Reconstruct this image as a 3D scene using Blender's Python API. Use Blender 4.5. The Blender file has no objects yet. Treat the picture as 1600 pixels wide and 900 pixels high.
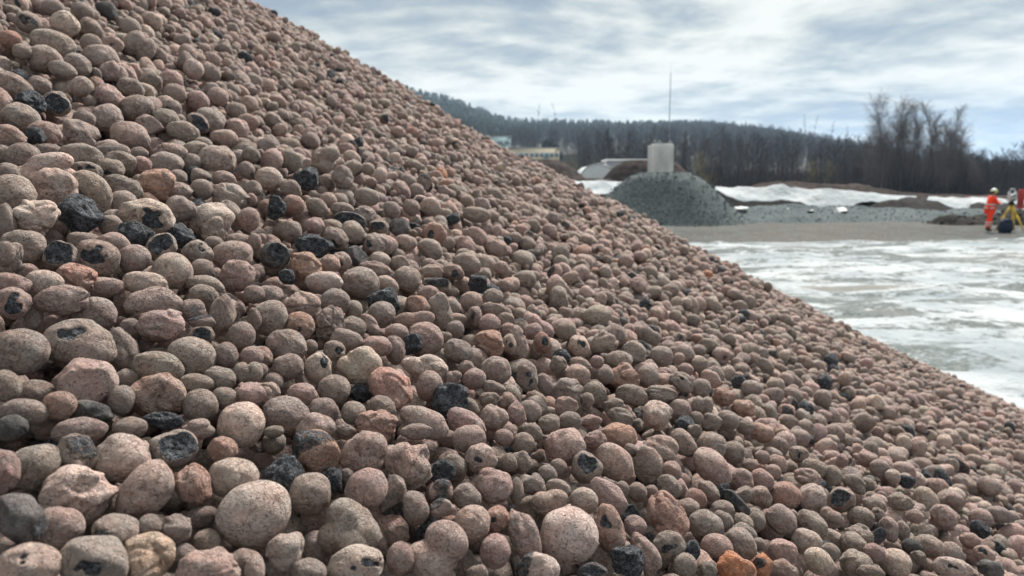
import bpy, bmesh, math, random
import numpy as np
from mathutils import Vector, Matrix

C = bpy.context.scene.collection
scene = bpy.context.scene
R = math.radians
rng = np.random.default_rng(7)
random.seed(7)

# ------------------------------------------------------------------ camera
F = 1155.0                       # focal length in pixels of the 1600-wide photo
PITCH = math.atan(153.0 / F)
CAMZ = 1.75
cam_d = bpy.data.cameras.new('camera')
cam = bpy.data.objects.new('camera', cam_d)
C.objects.link(cam)
cam.location = (0, 0, CAMZ)
cam.rotation_euler = (math.pi / 2 - PITCH, 0, 0)
cam_d.sensor_width = 36.0
cam_d.lens = 36.0 * F / 1600.0
cam_d.clip_start = 0.02
cam_d.clip_end = 9000
cam_d.dof.use_dof = True
cam_d.dof.focus_distance = 0.43
cam_d.dof.aperture_fstop = 16.5
cam_d.dof.aperture_blades = 0
scene.camera = cam

# ------------------------------------------------------------------ render and exposure
scene.render.engine = 'CYCLES'
scene.cycles.use_denoising = True
scene.cycles.max_bounces = 6
scene.cycles.diffuse_bounces = 1
scene.cycles.glossy_bounces = 2
scene.cycles.volume_bounces = 0
scene.cycles.transparent_max_bounces = 8
scene.view_settings.view_transform = 'Standard'
scene.view_settings.look = 'None'
scene.view_settings.exposure = 1.05
scene.view_settings.gamma = 1.0
scene.view_settings.use_curve_mapping = False

# ------------------------------------------------------------------ sky
SUN_EL, SUN_AZ = R(46), R(28)    # azimuth measured from +Y towards +X
world = bpy.data.worlds.new('World')
scene.world = world
world.use_nodes = True
nt = world.node_tree
nt.nodes.clear()


class NT:
    """small helper for node trees"""
    def __init__(s, tree):
        s.t = tree

    def n(s, typ, **kw):
        nd = s.t.nodes.new(typ)
        for k, v in kw.items():
            if k.startswith('i_'):
                k2 = k[2:]
                k2 = int(k2) if k2.isdigit() else k2.replace('_', ' ')
                if hasattr(v, 'node') and hasattr(v, 'is_output'):
                    s.t.links.new(v, nd.inputs[k2])
                else:
                    nd.inputs[k2].default_value = v
            else:
                setattr(nd, k, v)
        return nd

    def link(s, a, b):
        s.t.links.new(a, b)

    def math(s, op, a, b=None, c=None, clamp=False):
        nd = s.t.nodes.new('ShaderNodeMath')
        nd.operation = op
        nd.use_clamp = clamp
        for i, v in enumerate((a, b, c)):
            if v is None:
                continue
            if hasattr(v, 'is_output'):
                s.t.links.new(v, nd.inputs[i])
            else:
                nd.inputs[i].default_value = v
        return nd.outputs[0]

    def mix(s, f, a, b, blend='MIX'):
        nd = s.t.nodes.new('ShaderNodeMix')
        nd.data_type = 'RGBA'
        nd.blend_type = blend
        for sock, v in ((nd.inputs[0], f), (nd.inputs[6], a), (nd.inputs[7], b)):
            if hasattr(v, 'is_output'):
                s.t.links.new(v, sock)
            else:
                sock.default_value = v if not isinstance(v, tuple) else (*v[:3], 1)
        return nd.outputs[2]

    def ramp(s, f, stops, interp='LINEAR'):
        nd = s.t.nodes.new('ShaderNodeValToRGB')
        nd.color_ramp.interpolation = interp
        el = nd.color_ramp.elements
        while len(el) < len(stops):
            el.new(0.5)
        for e, (p, c) in zip(el, stops):
            e.position = p
            e.color = (*c, 1) if isinstance(c, tuple) else (c, c, c, 1)
        s.t.links.new(f, nd.inputs[0])
        return nd.outputs[0]

    def noise(s, vec, scale, detail=4, rough=.5, dist=0.0, out=0):
        nd = s.t.nodes.new('ShaderNodeTexNoise')
        nd.inputs['Scale'].default_value = scale
        nd.inputs['Detail'].default_value = detail
        nd.inputs['Roughness'].default_value = rough
        nd.inputs['Distortion'].default_value = dist
        if vec is not None:
            s.t.links.new(vec, nd.inputs['Vector'])
        return nd.outputs[out]

    def vor(s, vec, scale, feature='F1', rand=1.0, out='Distance'):
        nd = s.t.nodes.new('ShaderNodeTexVoronoi')
        nd.feature = feature
        nd.inputs['Scale'].default_value = scale
        nd.inputs['Randomness'].default_value = rand
        s.t.links.new(vec, nd.inputs['Vector'])
        return nd.outputs[out]


w = NT(nt)
sky = w.n('ShaderNodeTexSky', sky_type='NISHITA', sun_disc=False, sun_elevation=SUN_EL,
          sun_rotation=SUN_AZ, altitude=50, air_density=1.0, dust_density=1.5, ozone_density=1.5)
tc = w.n('ShaderNodeTexCoord')
sep = w.n('ShaderNodeSeparateXYZ', i_0=tc.outputs['Generated'])
zz = w.math('MAXIMUM', sep.outputs[2], 0.0)
den = w.math('ADD', zz, 0.10)
cx = w.math('DIVIDE', sep.outputs[0], den)
cy = w.math('DIVIDE', sep.outputs[1], den)
cv = w.n('ShaderNodeCombineXYZ', i_0=cx, i_1=cy, i_2=0.0).outputs[0]
mp = w.n('ShaderNodeMapping', i_Vector=cv, i_Scale=(1.05, 1.05, 1.0), i_Rotation=(0, 0, R(-12)), i_Location=(3.1, 1.7, 0)).outputs[0]
n1 = w.noise(mp, 0.75, 8, .58, .55)
n2 = w.noise(mp, 3.2, 6, .55, .2)
nn = w.math('ADD', w.math('MULTIPLY', n1, 0.78), w.math('MULTIPLY', n2, 0.34))
el = w.math('MULTIPLY', zz, 1.0)
# the cloud deck is thinner and brighter overhead than in the long view to the horizon
lift = w.ramp(el, [(0.0, 0.0), (0.04, 0.0), (0.09, 0.05), (0.17, 0.10), (1.0, 0.15)])
nn = w.math('ADD', w.math('SUBTRACT', w.math('MULTIPLY', nn, 1.5), .355), lift)
cl = w.ramp(nn, [(0.36, (2.8, 3.4, 4.1)), (0.45, (3.9, 4.4, 4.7)), (0.52, (5.4, 5.75, 5.65)), (0.59, (7.2, 7.35, 6.9)), (0.69, (8.9, 8.8, 8.2))])
zen = w.math('MULTIPLY_ADD', w.math('SMOOTH_MIN', w.math('MAXIMUM', w.math('SUBTRACT', zz, 0.27), 0.0), 0.6, 0.1), .6, 1.0)
clz = w.n('ShaderNodeVectorMath', operation='SCALE', i_0=cl)
w.link(zen, clz.inputs['Scale'])
# a few gaps where the blue shows
gap = w.ramp(w.noise(mp, 0.55, 5, .5, .2), [(0.60, 0.0), (0.74, 0.12)])
skyc = w.mix(1.0, sky.outputs[0], (1.8, 1.8, 1.8), 'MULTIPLY')
low = w.math('MULTIPLY', w.ramp(sep.outputs[0], [(0.30, 0.0), (0.52, 1.0)]), w.ramp(el, [(0.0, .35), (0.03, .8), (0.075, .8), (0.12, 0.0)]))
low = w.math('MULTIPLY', low, w.ramp(n2, [(0.30, 1.0), (0.62, .45)]))
col0 = w.mix(low, clz.outputs[0], (2.7, 3.9, 5.6))
col = w.mix(gap, col0, skyc)
bg = w.n('ShaderNodeBackground', i_Color=col, i_Strength=0.050)
wo = w.n('ShaderNodeOutputWorld')
w.link(bg.outputs[0], wo.inputs[0])

# ------------------------------------------------------------------ sun behind thin cloud
sd = bpy.data.lights.new('sun', 'SUN')
sd.energy = 5.0
sd.angle = R(16)
sd.color = (1.0, 0.95, 0.88)
sun = bpy.data.objects.new('sun', sd)
C.objects.link(sun)
sdir = Vector((math.sin(SUN_AZ) * math.cos(SUN_EL), math.cos(SUN_AZ) * math.cos(SUN_EL), math.sin(SUN_EL)))
sun.rotation_euler = sdir.to_track_quat('Z', 'Y').to_euler()

# ------------------------------------------------------------------ view geometry
CP, SP = math.cos(PITCH), math.sin(PITCH)
CAM = np.array([0, 0, CAMZ])
RIGHT = np.array([1.0, 0, 0]); FWD = np.array([0, CP, -SP]); UPV = np.array([0, SP, CP])


def ray(px, py):
    """direction with unit depth along the view axis, for a point of the 1600x900 photo"""
    px = np.asarray(px, float); py = np.asarray(py, float)
    a = (px - 800) / F; b = -(py - 450) / F
    return FWD + a[..., None] * RIGHT + b[..., None] * UPV


def at(px, py, Y):
    d = ray(px, py)
    return CAM + d * (Y / d[..., 1])[..., None]


def project(P):
    q = P - CAM
    z = q @ FWD
    zs = np.where(np.abs(z) < 1e-6, 1e-6, z)
    return 800 + F * (q @ RIGHT) / zs, 450 - F * (q @ UPV) / zs, z


# ------------------------------------------------------------------ object helpers
def tag(o, label=None, cat=None, group=None, kind=None):
    for k, v in (('label', label), ('category', cat), ('group', group), ('kind', kind)):
        if v:
            o[k] = v
    return o


def mesh_np(name, V, Fc, attrs=None, smooth=True):
    """V (n,3); Fc list of index arrays of equal width, or one (m,k) array"""
    me = bpy.data.meshes.new(name)
    if isinstance(Fc, np.ndarray):
        Fc = [Fc]
    Fc = [f for f in Fc if len(f)]
    loops = np.concatenate([f.ravel() for f in Fc]).astype(np.int32)
    tot = np.concatenate([np.full(len(f), f.shape[1], np.int32) for f in Fc])
    start = np.concatenate([[0], np.cumsum(tot)[:-1]]).astype(np.int32)
    me.vertices.add(len(V)); me.vertices.foreach_set('co', np.ascontiguousarray(V, np.float32).ravel())
    me.loops.add(len(loops)); me.loops.foreach_set('vertex_index', loops)
    me.polygons.add(len(tot)); me.polygons.foreach_set('loop_start', start)
    if smooth:
        me.polygons.foreach_set('use_smooth', np.ones(len(tot), bool))
    for k, a in (attrs or {}).items():
        a = np.ascontiguousarray(a, np.float32)
        if a.ndim == 1:
            me.attributes.new(k, 'FLOAT', 'POINT').data.foreach_set('value', a)
        else:
            me.attributes.new(k, 'FLOAT_VECTOR', 'POINT').data.foreach_set('vector', a.ravel())
    me.update(calc_edges=True)
    return me


def obj(name, me, mat=None, parent=None, loc=(0, 0, 0)):
    o = bpy.data.objects.new(name, me)
    C.objects.link(o)
    o.location = loc
    if parent:
        o.parent = parent
    if mat is not None and me is not None:
        me.materials.clear(); me.materials.append(mat)
    return o


def empty(name, loc, rz=0.0):
    o = bpy.data.objects.new(name, None)
    C.objects.link(o); o.location = loc; o.rotation_euler = (0, 0, rz)
    o.empty_display_size = .2
    return o


class MB:
    """collects boxes and tubes into one mesh"""
    def __init__(s):
        s.v = []; s.q = []; s.t = []; s.n = 0

    def add(s, V, Q=None, T=None):
        V = np.asarray(V, float)
        s.v.append(V)
        if Q is not None and len(Q): s.q.append(np.asarray(Q) + s.n)
        if T is not None and len(T): s.t.append(np.asarray(T) + s.n)
        s.n += len(V)

    def box(s, c, h, rz=0.0, taper=1.0):
        x, y, z = h
        V = np.array([[sx * x * (taper if sz > 0 else 1), sy * y * (taper if sz > 0 else 1), sz * z] for sz in (-1, 1) for sy in (-1, 1) for sx in (-1, 1)])
        ca, sa = math.cos(rz), math.sin(rz)
        V = V @ np.array([[ca, sa, 0], [-sa, ca, 0], [0, 0, 1]]) + np.array(c)
        s.add(V, [[0, 2, 3, 1], [4, 5, 7, 6], [0, 1, 5, 4], [2, 6, 7, 3], [0, 4, 6, 2], [1, 3, 7, 5]])

    def tube(s, pts, rad, sides=6, cap=True):
        pts = np.asarray(pts, float); n = len(pts)
        rad = np.broadcast_to(rad, (n,))
        d = np.gradient(pts, axis=0)
        d /= np.linalg.norm(d, axis=1)[:, None] + 1e-9
        ref = np.where(np.abs(d[:, 2:3]) < .9, np.array([[0, 0, 1.0]]), np.array([[1.0, 0, 0]]))
        u = np.cross(d, ref); u /= np.linalg.norm(u, axis=1)[:, None]
        v = np.cross(d, u)
        a = np.arange(sides) / sides * 2 * math.pi
        V = pts[:, None] + rad[:, None, None] * (np.cos(a)[None, :, None] * u[:, None] + np.sin(a)[None, :, None] * v[:, None])
        Q = []
        for i in range(n - 1):
            for j in range(sides):
                k = (j + 1) % sides
                Q.append([i * sides + j, i * sides + k, (i + 1) * sides + k, (i + 1) * sides + j])
        T = []
        V = V.reshape(-1, 3)
        if cap:
            V = np.vstack([V, pts[0], pts[-1]])
            for j in range(sides):
                k = (j + 1) % sides
                T.append([n * sides, k, j]); T.append([n * sides + 1, (n - 1) * sides + j, (n - 1) * sides + k])
        s.add(V, Q, T)

    def arrays(s):
        return np.vstack(s.v), (np.vstack(s.q) if s.q else np.zeros((0, 4), int)), (np.vstack(s.t) if s.t else np.zeros((0, 3), int))

    def build(s, name, mat=None, parent=None, loc=(0, 0, 0), smooth=False, bevel=0.0):
        V, Q, T = s.arrays()
        me = mesh_np(name, V, [Q, T], smooth=smooth)
        o = obj(name, me, mat, parent, loc)
        if bevel:
            m = o.modifiers.new('bevel', 'BEVEL'); m.width = bevel; m.segments = 2
        return o


_ico = {}


def ico(n):
    if n not in _ico:
        bm = bmesh.new()
        bmesh.ops.create_icosphere(bm, subdivisions=n, radius=1.0)
        _ico[n] = (np.array([v.co[:] for v in bm.verts]), np.array([[v.index for v in f.verts] for f in bm.faces]))
        bm.free()
    return _ico[n]


class SN:
    """smooth random field on directions: a sum of plane waves"""
    def __init__(s, r, freq, n=10):
        k = r.normal(size=(n, 3)); k /= np.linalg.norm(k, axis=1)[:, None]
        s.k = k * freq * r.uniform(.6, 1.4, (n, 1)); s.p = r.uniform(0, 6.28, n); s.a = math.sqrt(2.0 / n)

    def __call__(s, d):
        return s.a * np.cos(d @ s.k.T + s.p).sum(1)


def sstep(x, a, b):
    t = np.clip((x - a) / (b - a), 0, 1)
    return t * t * (3 - 2 * t)


# ------------------------------------------------------------------ materials
def mat_new(name, rough=.85, spec=.25):
    m = bpy.data.materials.new(name)
    m.use_nodes = True
    t = NT(m.node_tree)
    b = m.node_tree.nodes['Principled BSDF']
    b.inputs['Roughness'].default_value = rough
    b.inputs['Specular IOR Level'].default_value = spec
    return m, t, b


def mat_simple(name, col, rough=.85, var=.25, scale=3.0, bump=0.0, spec=.25, metal=0.0, col2=None, coord='Object', stretch=None):
    m, t, b = mat_new(name, rough, spec)
    b.inputs['Metallic'].default_value = metal
    tc = t.n('ShaderNodeTexCoord').outputs[coord]
    if stretch:
        tc = t.n('ShaderNodeMapping', i_Vector=tc, i_Scale=stretch).outputs[0]
    nz = t.noise(tc, scale, 6, .6)
    c2 = col2 or tuple(c * (1 - var) for c in col)
    c1 = tuple(min(1, c * (1 + var * .5)) for c in col) if not col2 else col
    f = t.ramp(nz, [(0.35, 0.0), (0.65, 1.0)])
    t.link(t.mix(f, c2, c1), b.inputs['Base Color'])
    if bump:
        bp = t.n('ShaderNodeBump', i_Height=t.noise(tc, scale * 4, 5, .6), i_Distance=bump, i_Strength=.8)
        t.link(bp.outputs[0], b.inputs['Normal'])
    return m


def make_clay(name, core=False):
    """fired clay skin, or (core) the dark foamy inside of a broken pebble"""
    m, t, b = mat_new(name, .9, .2)
    loc = t.n('ShaderNodeAttribute', attribute_name='loc').outputs['Vector']
    tint = t.n('ShaderNodeAttribute', attribute_name='tint').outputs['Color']
    dark = t.n('ShaderNodeAttribute', attribute_name='dark').outputs['Fac']
    # warp the coordinates
    wn = t.n('ShaderNodeTexNoise', i_Vector=loc, i_Scale=2.2, i_Detail=3)
    warp = t.n('ShaderNodeVectorMath', operation='MULTIPLY_ADD', i_0=wn.outputs['Color'], i_1=(.5, .5, .5), i_2=loc).outputs[0]
    big = t.noise(loc, 1.3, 4, .55)
    mid = t.noise(warp, 4.5, 6, .62)
    fine = t.noise(loc, 22, 4, .6)
    # skin colour: blotches of grey dust, pink clay and paler slip
    c = t.mix(t.ramp(big, [(0.35, 0.0), (0.68, 0.75)]), tint, t.mix(1.0, tint, (1.08, .90, .84), 'MULTIPLY'))
    c = t.mix(t.ramp(mid, [(0.50, 0.0), (0.66, 0.75)]), c, t.mix(1.0, c, (1.22, 1.20, 1.16), 'MULTIPLY'))
    c = t.mix(t.ramp(mid, [(0.28, 0.65), (0.46, 0.0)]), c, t.mix(1.0, c, (.58, .54, .52), 'MULTIPLY'))
    c = t.mix(t.ramp(fine, [(0.3, 0.18), (0.55, 0.0)]), c, t.mix(1.0, c, (.66, .60, .56), 'MULTIPLY'))
    c = t.mix(t.ramp(t.noise(loc, .8, 3, .6), [(0.44, 0.0), (0.60, .55)]), c, t.mix(.5, c, (.40, .36, .33)))
    # fine shrinkage cracks in patches
    cr = t.math('ABSOLUTE', t.math('SUBTRACT', t.noise(warp, 3.1, 3, .55, .6), .5))
    crack = t.ramp(cr, [(0.0, 1.0), (0.022, 0.0)])
    patch = t.ramp(t.noise(loc, 1.9, 2, .5), [(0.43, 0.0), (0.52, 1.0)])
    crack = t.math('MULTIPLY', crack, patch)
    cr2 = t.math('ABSOLUTE', t.math('SUBTRACT', t.noise(warp, 7.5, 2, .5, .9), .5))
    crack2 = t.math('MULTIPLY', t.ramp(cr2, [(0.0, 1.0), (0.022, 0.0)]), t.ramp(t.noise(loc, 2.7, 2, .5), [(0.56, 0.0), (0.66, .35)]))
    per = t.noise(loc, .045, 1)          # differs from pebble to pebble
    crk = t.math('MULTIPLY', t.math('MAXIMUM', crack, crack2), t.ramp(per, [(0.36, .15), (0.62, 1.0)]))
    # pores
    v1 = t.vor(warp, 6.0)
    pm = t.ramp(t.vor(loc, 6.0, out='Color'), [(0.0, 0.0), (1.0, 1.0)])
    pore = t.math('MULTIPLY', t.ramp(v1, [(0.15, 1.0), (0.22, 0.0)]), t.ramp(t.noise(loc, 3.3, 1), [(0.44, 0.0), (0.54, 1.0)]))
    v2 = t.vor(warp, 14.0)
    pore2 = t.math('MULTIPLY', t.ramp(v2, [(0.17, 1.0), (0.27, 0.0)]), t.ramp(t.noise(loc, 5.3, 1), [(0.42, 0.0), (0.54, 1.0)]))
    pr = t.math('MULTIPLY', t.math('MAXIMUM', pore, pore2), t.ramp(per, [(0.36, 1.0), (0.66, .35)]))
    c = t.mix(t.math('MULTIPLY', crk, .6), c, t.mix(1.0, c, (.36, .24, .20), 'MULTIPLY'))
    c = t.mix(t.math('MULTIPLY', pr, .85), c, (.050, .045, .045))
    # foamy dark core
    vc = t.vor(warp, 6.0, 'SMOOTH_F1')
    vcf = t.vor(warp, 17.0)
    core_c = t.ramp(t.noise(warp, 3.0, 5, .65), [(0.32, (.040, .043, .050)), (0.50, (.105, .112, .128)), (0.66, (.26, .27, .30))])
    core_c = t.mix(t.ramp(vc, [(0.12, .85), (0.38, 0.0)]), core_c, (.012, .013, .017))
    core_c = t.mix(t.ramp(vcf, [(0.10, .7), (0.3, 0.0)]), core_c, (.014, .015, .02))
    dk = t.math('ADD', dark, t.math('MULTIPLY', t.math('SUBTRACT', mid, .5), 1.5))
    dmask = t.ramp(dk, [(0.34, 0.0), (0.62, 1.0)])
    rim = t.ramp(dk, [(0.30, 0.0), (0.42, .6), (0.50, .6), (0.56, 0.0)])
    dpres = t.math('GREATER_THAN', dark, .02)
    rim = t.math('MULTIPLY', rim, dpres)
    dmask = t.math('MULTIPLY', dmask, dpres)
    c = t.mix(rim, c, t.mix(1.0, c, (.92, .72, .48), 'MULTIPLY'))
    c = t.mix(dmask, c, core_c)
    t.link(c, b.inputs['Base Color'])
    # relief
    h = t.math('ADD', t.math('MULTIPLY', mid, .55), t.math('MULTIPLY', fine, .10))
    h = t.math('SUBTRACT', h, t.math('MULTIPLY', crk, .30))
    h = t.math('SUBTRACT', h, t.math('MULTIPLY', pr, .45))
    hc = t.math('ADD', t.math('MULTIPLY', vc, 1.5), t.math('MULTIPLY', vcf, .8))
    hm = t.n('ShaderNodeMix', data_type='FLOAT')
    t.link(dmask, hm.inputs[0]); t.link(h, hm.inputs[2]); t.link(hc, hm.inputs[3])
    bp = t.n('ShaderNodeBump', i_Height=hm.outputs[0], i_Distance=.0065, i_Strength=1.0)
    t.link(bp.outputs[0], b.inputs['Normal'])
    return m


M_CLAY = make_clay('fired_clay')

# ------------------------------------------------------------------ pebble shapes
TINT = {'g': (.276, .230, .209), 'p': (.352, .264, .243), 't': (.445, .369, .331), 'o': (.355, .232, .194),
        'O': (.42, .19, .105), 'k': (.085, .085, .09), 'y': (.46, .35, .27)}


def pebble(kind, seed, sub):
    """a unit pebble: vertices, faces and the dark-core mask. Local +z is the side that is up and seen"""
    r = np.random.default_rng(seed)
    D, Fc = ico(sub)
    V0 = D
    kn = {'r': .6, 'o': 1.05}.get(kind, 1.45)
    rad = 1 + kn * (.060 * SN(r, 2.0)(D) + .030 * SN(r, 4.5)(D) + .015 * SN(r, 9.5)(D))
    dark = np.zeros(len(D))
    # creases and overlapping flaps of the skin
    namp = {'c': 4, 'l': 3, 'p': 2, 'd': 2, 'o': 2, 'r': 1, 'a': 2}.get(kind, 0)
    amp = {'c': .085, 'l': .055, 'a': .035, 'd': .035}.get(kind, .026)
    for i in range(namp):
        g = SN(r, r.uniform(1.6, 3.4))(D + .25 * np.stack([SN(r, 3)(D)] * 3, 1))
        m = sstep(SN(r, 1.6)(D), -.3, .7)
        rad -= amp * m * np.exp(-(g / .16) ** 2)
        rad += amp * .7 * m * np.tanh(g / .10)
    if kind == 'c':
        g = SN(r, 6)(D)
        rad -= .022 * np.exp(-(g / .22) ** 2) * sstep(SN(r, 2)(D), -.2, .6)
    if kind in 'ld':
        lobes = []
        if kind == 'd':
            lobes = [(np.array([.46, .02, 0]), .62), (np.array([-.42, 0, .03]), .66)]
        else:
            for i in range(r.integers(2, 5)):
                q = r.normal(size=3); q[2] = abs(q[2]) * .6 + .1; q /= np.linalg.norm(q)
                lobes.append((q * r.uniform(.35, .6), r.uniform(.48, .66)))
        base = rad * (.80 if kind == 'l' else .55)
        for cc, rr in lobes:
            cd = D @ cc
            disc = rr * rr - (cc @ cc - cd ** 2)
            t = np.where(disc > 0, cd + np.sqrt(np.maximum(disc, 0)), 0)
            k = .035
            hh = np.clip(.5 + .5 * (t - base) / k, 0, 1)
            base = base * (1 - hh) + t * hh + k * hh * (1 - hh)
        rad = base * (1 + .03 * SN(r, 3.5)(D) + .012 * SN(r, 8)(D))
    if kind in 'af':
        npl = 7 if kind == 'f' else 5
        for i in range(npl):
            q = r.normal(size=3); q /= np.linalg.norm(q)
            dd = D @ q
            lim = r.uniform(.58, .86)
            pl = np.where(dd > .05, lim / np.maximum(dd, .05), 9)
            k = .05
            hh = np.clip(.5 + .5 * (pl - rad) / k, 0, 1)
            rad = pl * (1 - hh) + rad * hh - k * hh * (1 - hh)
        rad *= 1.10
        if kind == 'f':
            rad += .030 * SN(r, 9)(D) + .020 * SN(r, 16, 14)(D)
            dark += 1.0
        else:
            dark += .62 * sstep(SN(r, 2.0)(D), .55, 1.2)
    if kind == 'b':
        q = np.array([r.uniform(-.25, .25), r.uniform(.05, .45), 1.0]); q /= np.linalg.norm(q)
        dd = D @ q
        pl = np.where(dd > .05, .62 / np.maximum(dd, .05), 9)
        m = sstep(rad - pl, -.01, .03)
        rr = np.sqrt(np.maximum(0, 1 - dd ** 2)) * pl
        pl = pl * (1 - .10 * sstep(.75 - rr, 0, .6) + .045 * SN(r, 8)(D) * m + .030 * SN(r, 15, 14)(D) * m)
        rad = np.where(rad > pl, pl, rad)
        dark = m
    if kind == 'p':
        for i in range(1 if seed % 4 else 2):
            q = np.array([r.uniform(-.6, .6), r.uniform(-.5, .5), 1.0]); q /= np.linalg.norm(q)
            s = r.uniform(.16, .34) if i == 0 else r.uniform(.10, .2)
            m = sstep(-np.linalg.norm(D - q, axis=1) * (1 + .28 * SN(r, 4)(D)) + .09 * SN(r, 9)(D), -s - .07, -s + .03)
            dark = np.maximum(dark, m); rad -= .09 * m * (1 + .35 * SN(r, 9)(D))
    return V0 * rad[:, None], Fc, dark


KIND_P = [('r', .21), ('o', .18), ('c', .28), ('l', .12), ('a', .085), ('f', .024), ('b', .015), ('p', .05), ('d', .02)]

# ------------------------------------------------------------------ the heap: one side of a broad cone
SLOPE = math.tan(R(27.8))
RC, HC = 6.7, .352
CURV, DIP = .020, .058             # the flank sags a little between crest and foot                       # radius at camera height; how far outside it the camera is
TOPZ = CAMZ + RC * SLOPE
AXA = R(26.6)
AXIS = np.array([-math.cos(AXA), math.sin(AXA)]) * (RC + HC)


def cone_z(rho):
    return TOPZ - rho * SLOPE + CURV * (rho - RC) ** 2 - DIP


def swell(x, y):
    """slumps and hollows of the flank"""
    return (.012 * np.sin(3.1 * x + 1.3 * y + .6) * np.sin(2.3 * y - 1.9 * x + 1.0) + .008 * np.sin(7.3 * x - 4.1 * y) * np.sin(6.1 * y + 2.2 * x + 2)
            + .005 * np.sin(15 * x + 9 * y + 1) * np.sin(13 * y - 8 * x))


def surf_f(P):
    """signed height above the cone, measured along its normal"""
    rho = np.hypot(P[..., 0] - AXIS[0], P[..., 1] - AXIS[1])
    return (P[..., 2] - cone_z(rho) - swell(P[..., 0], P[..., 1])) / math.sqrt(1 + SLOPE ** 2)


def cone_normal(P):
    d = P[..., :2] - AXIS
    rho = np.linalg.norm(d, axis=-1)[..., None]
    d = d / (rho + 1e-9)
    n = np.concatenate([d * (SLOPE - 2 * CURV * (rho - RC)), np.ones(d.shape[:-1] + (1,))], -1)
    return n / np.linalg.norm(n, axis=-1)[..., None]


def hit_surface(px, py, off=0.0):
    """depth at which the view ray meets the heap"""
    d = ray(px, py)
    t = np.linspace(.05, 6.0, 2400)
    P = CAM + d * t[:, None]
    f = surf_f(P) - off
    i = np.argmax(f < 0)
    if f[i] >= 0:
        return None
    if i == 0:
        return t[0]
    return t[i - 1] + (t[i] - t[i - 1]) * f[i - 1] / (f[i - 1] - f[i])


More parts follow.
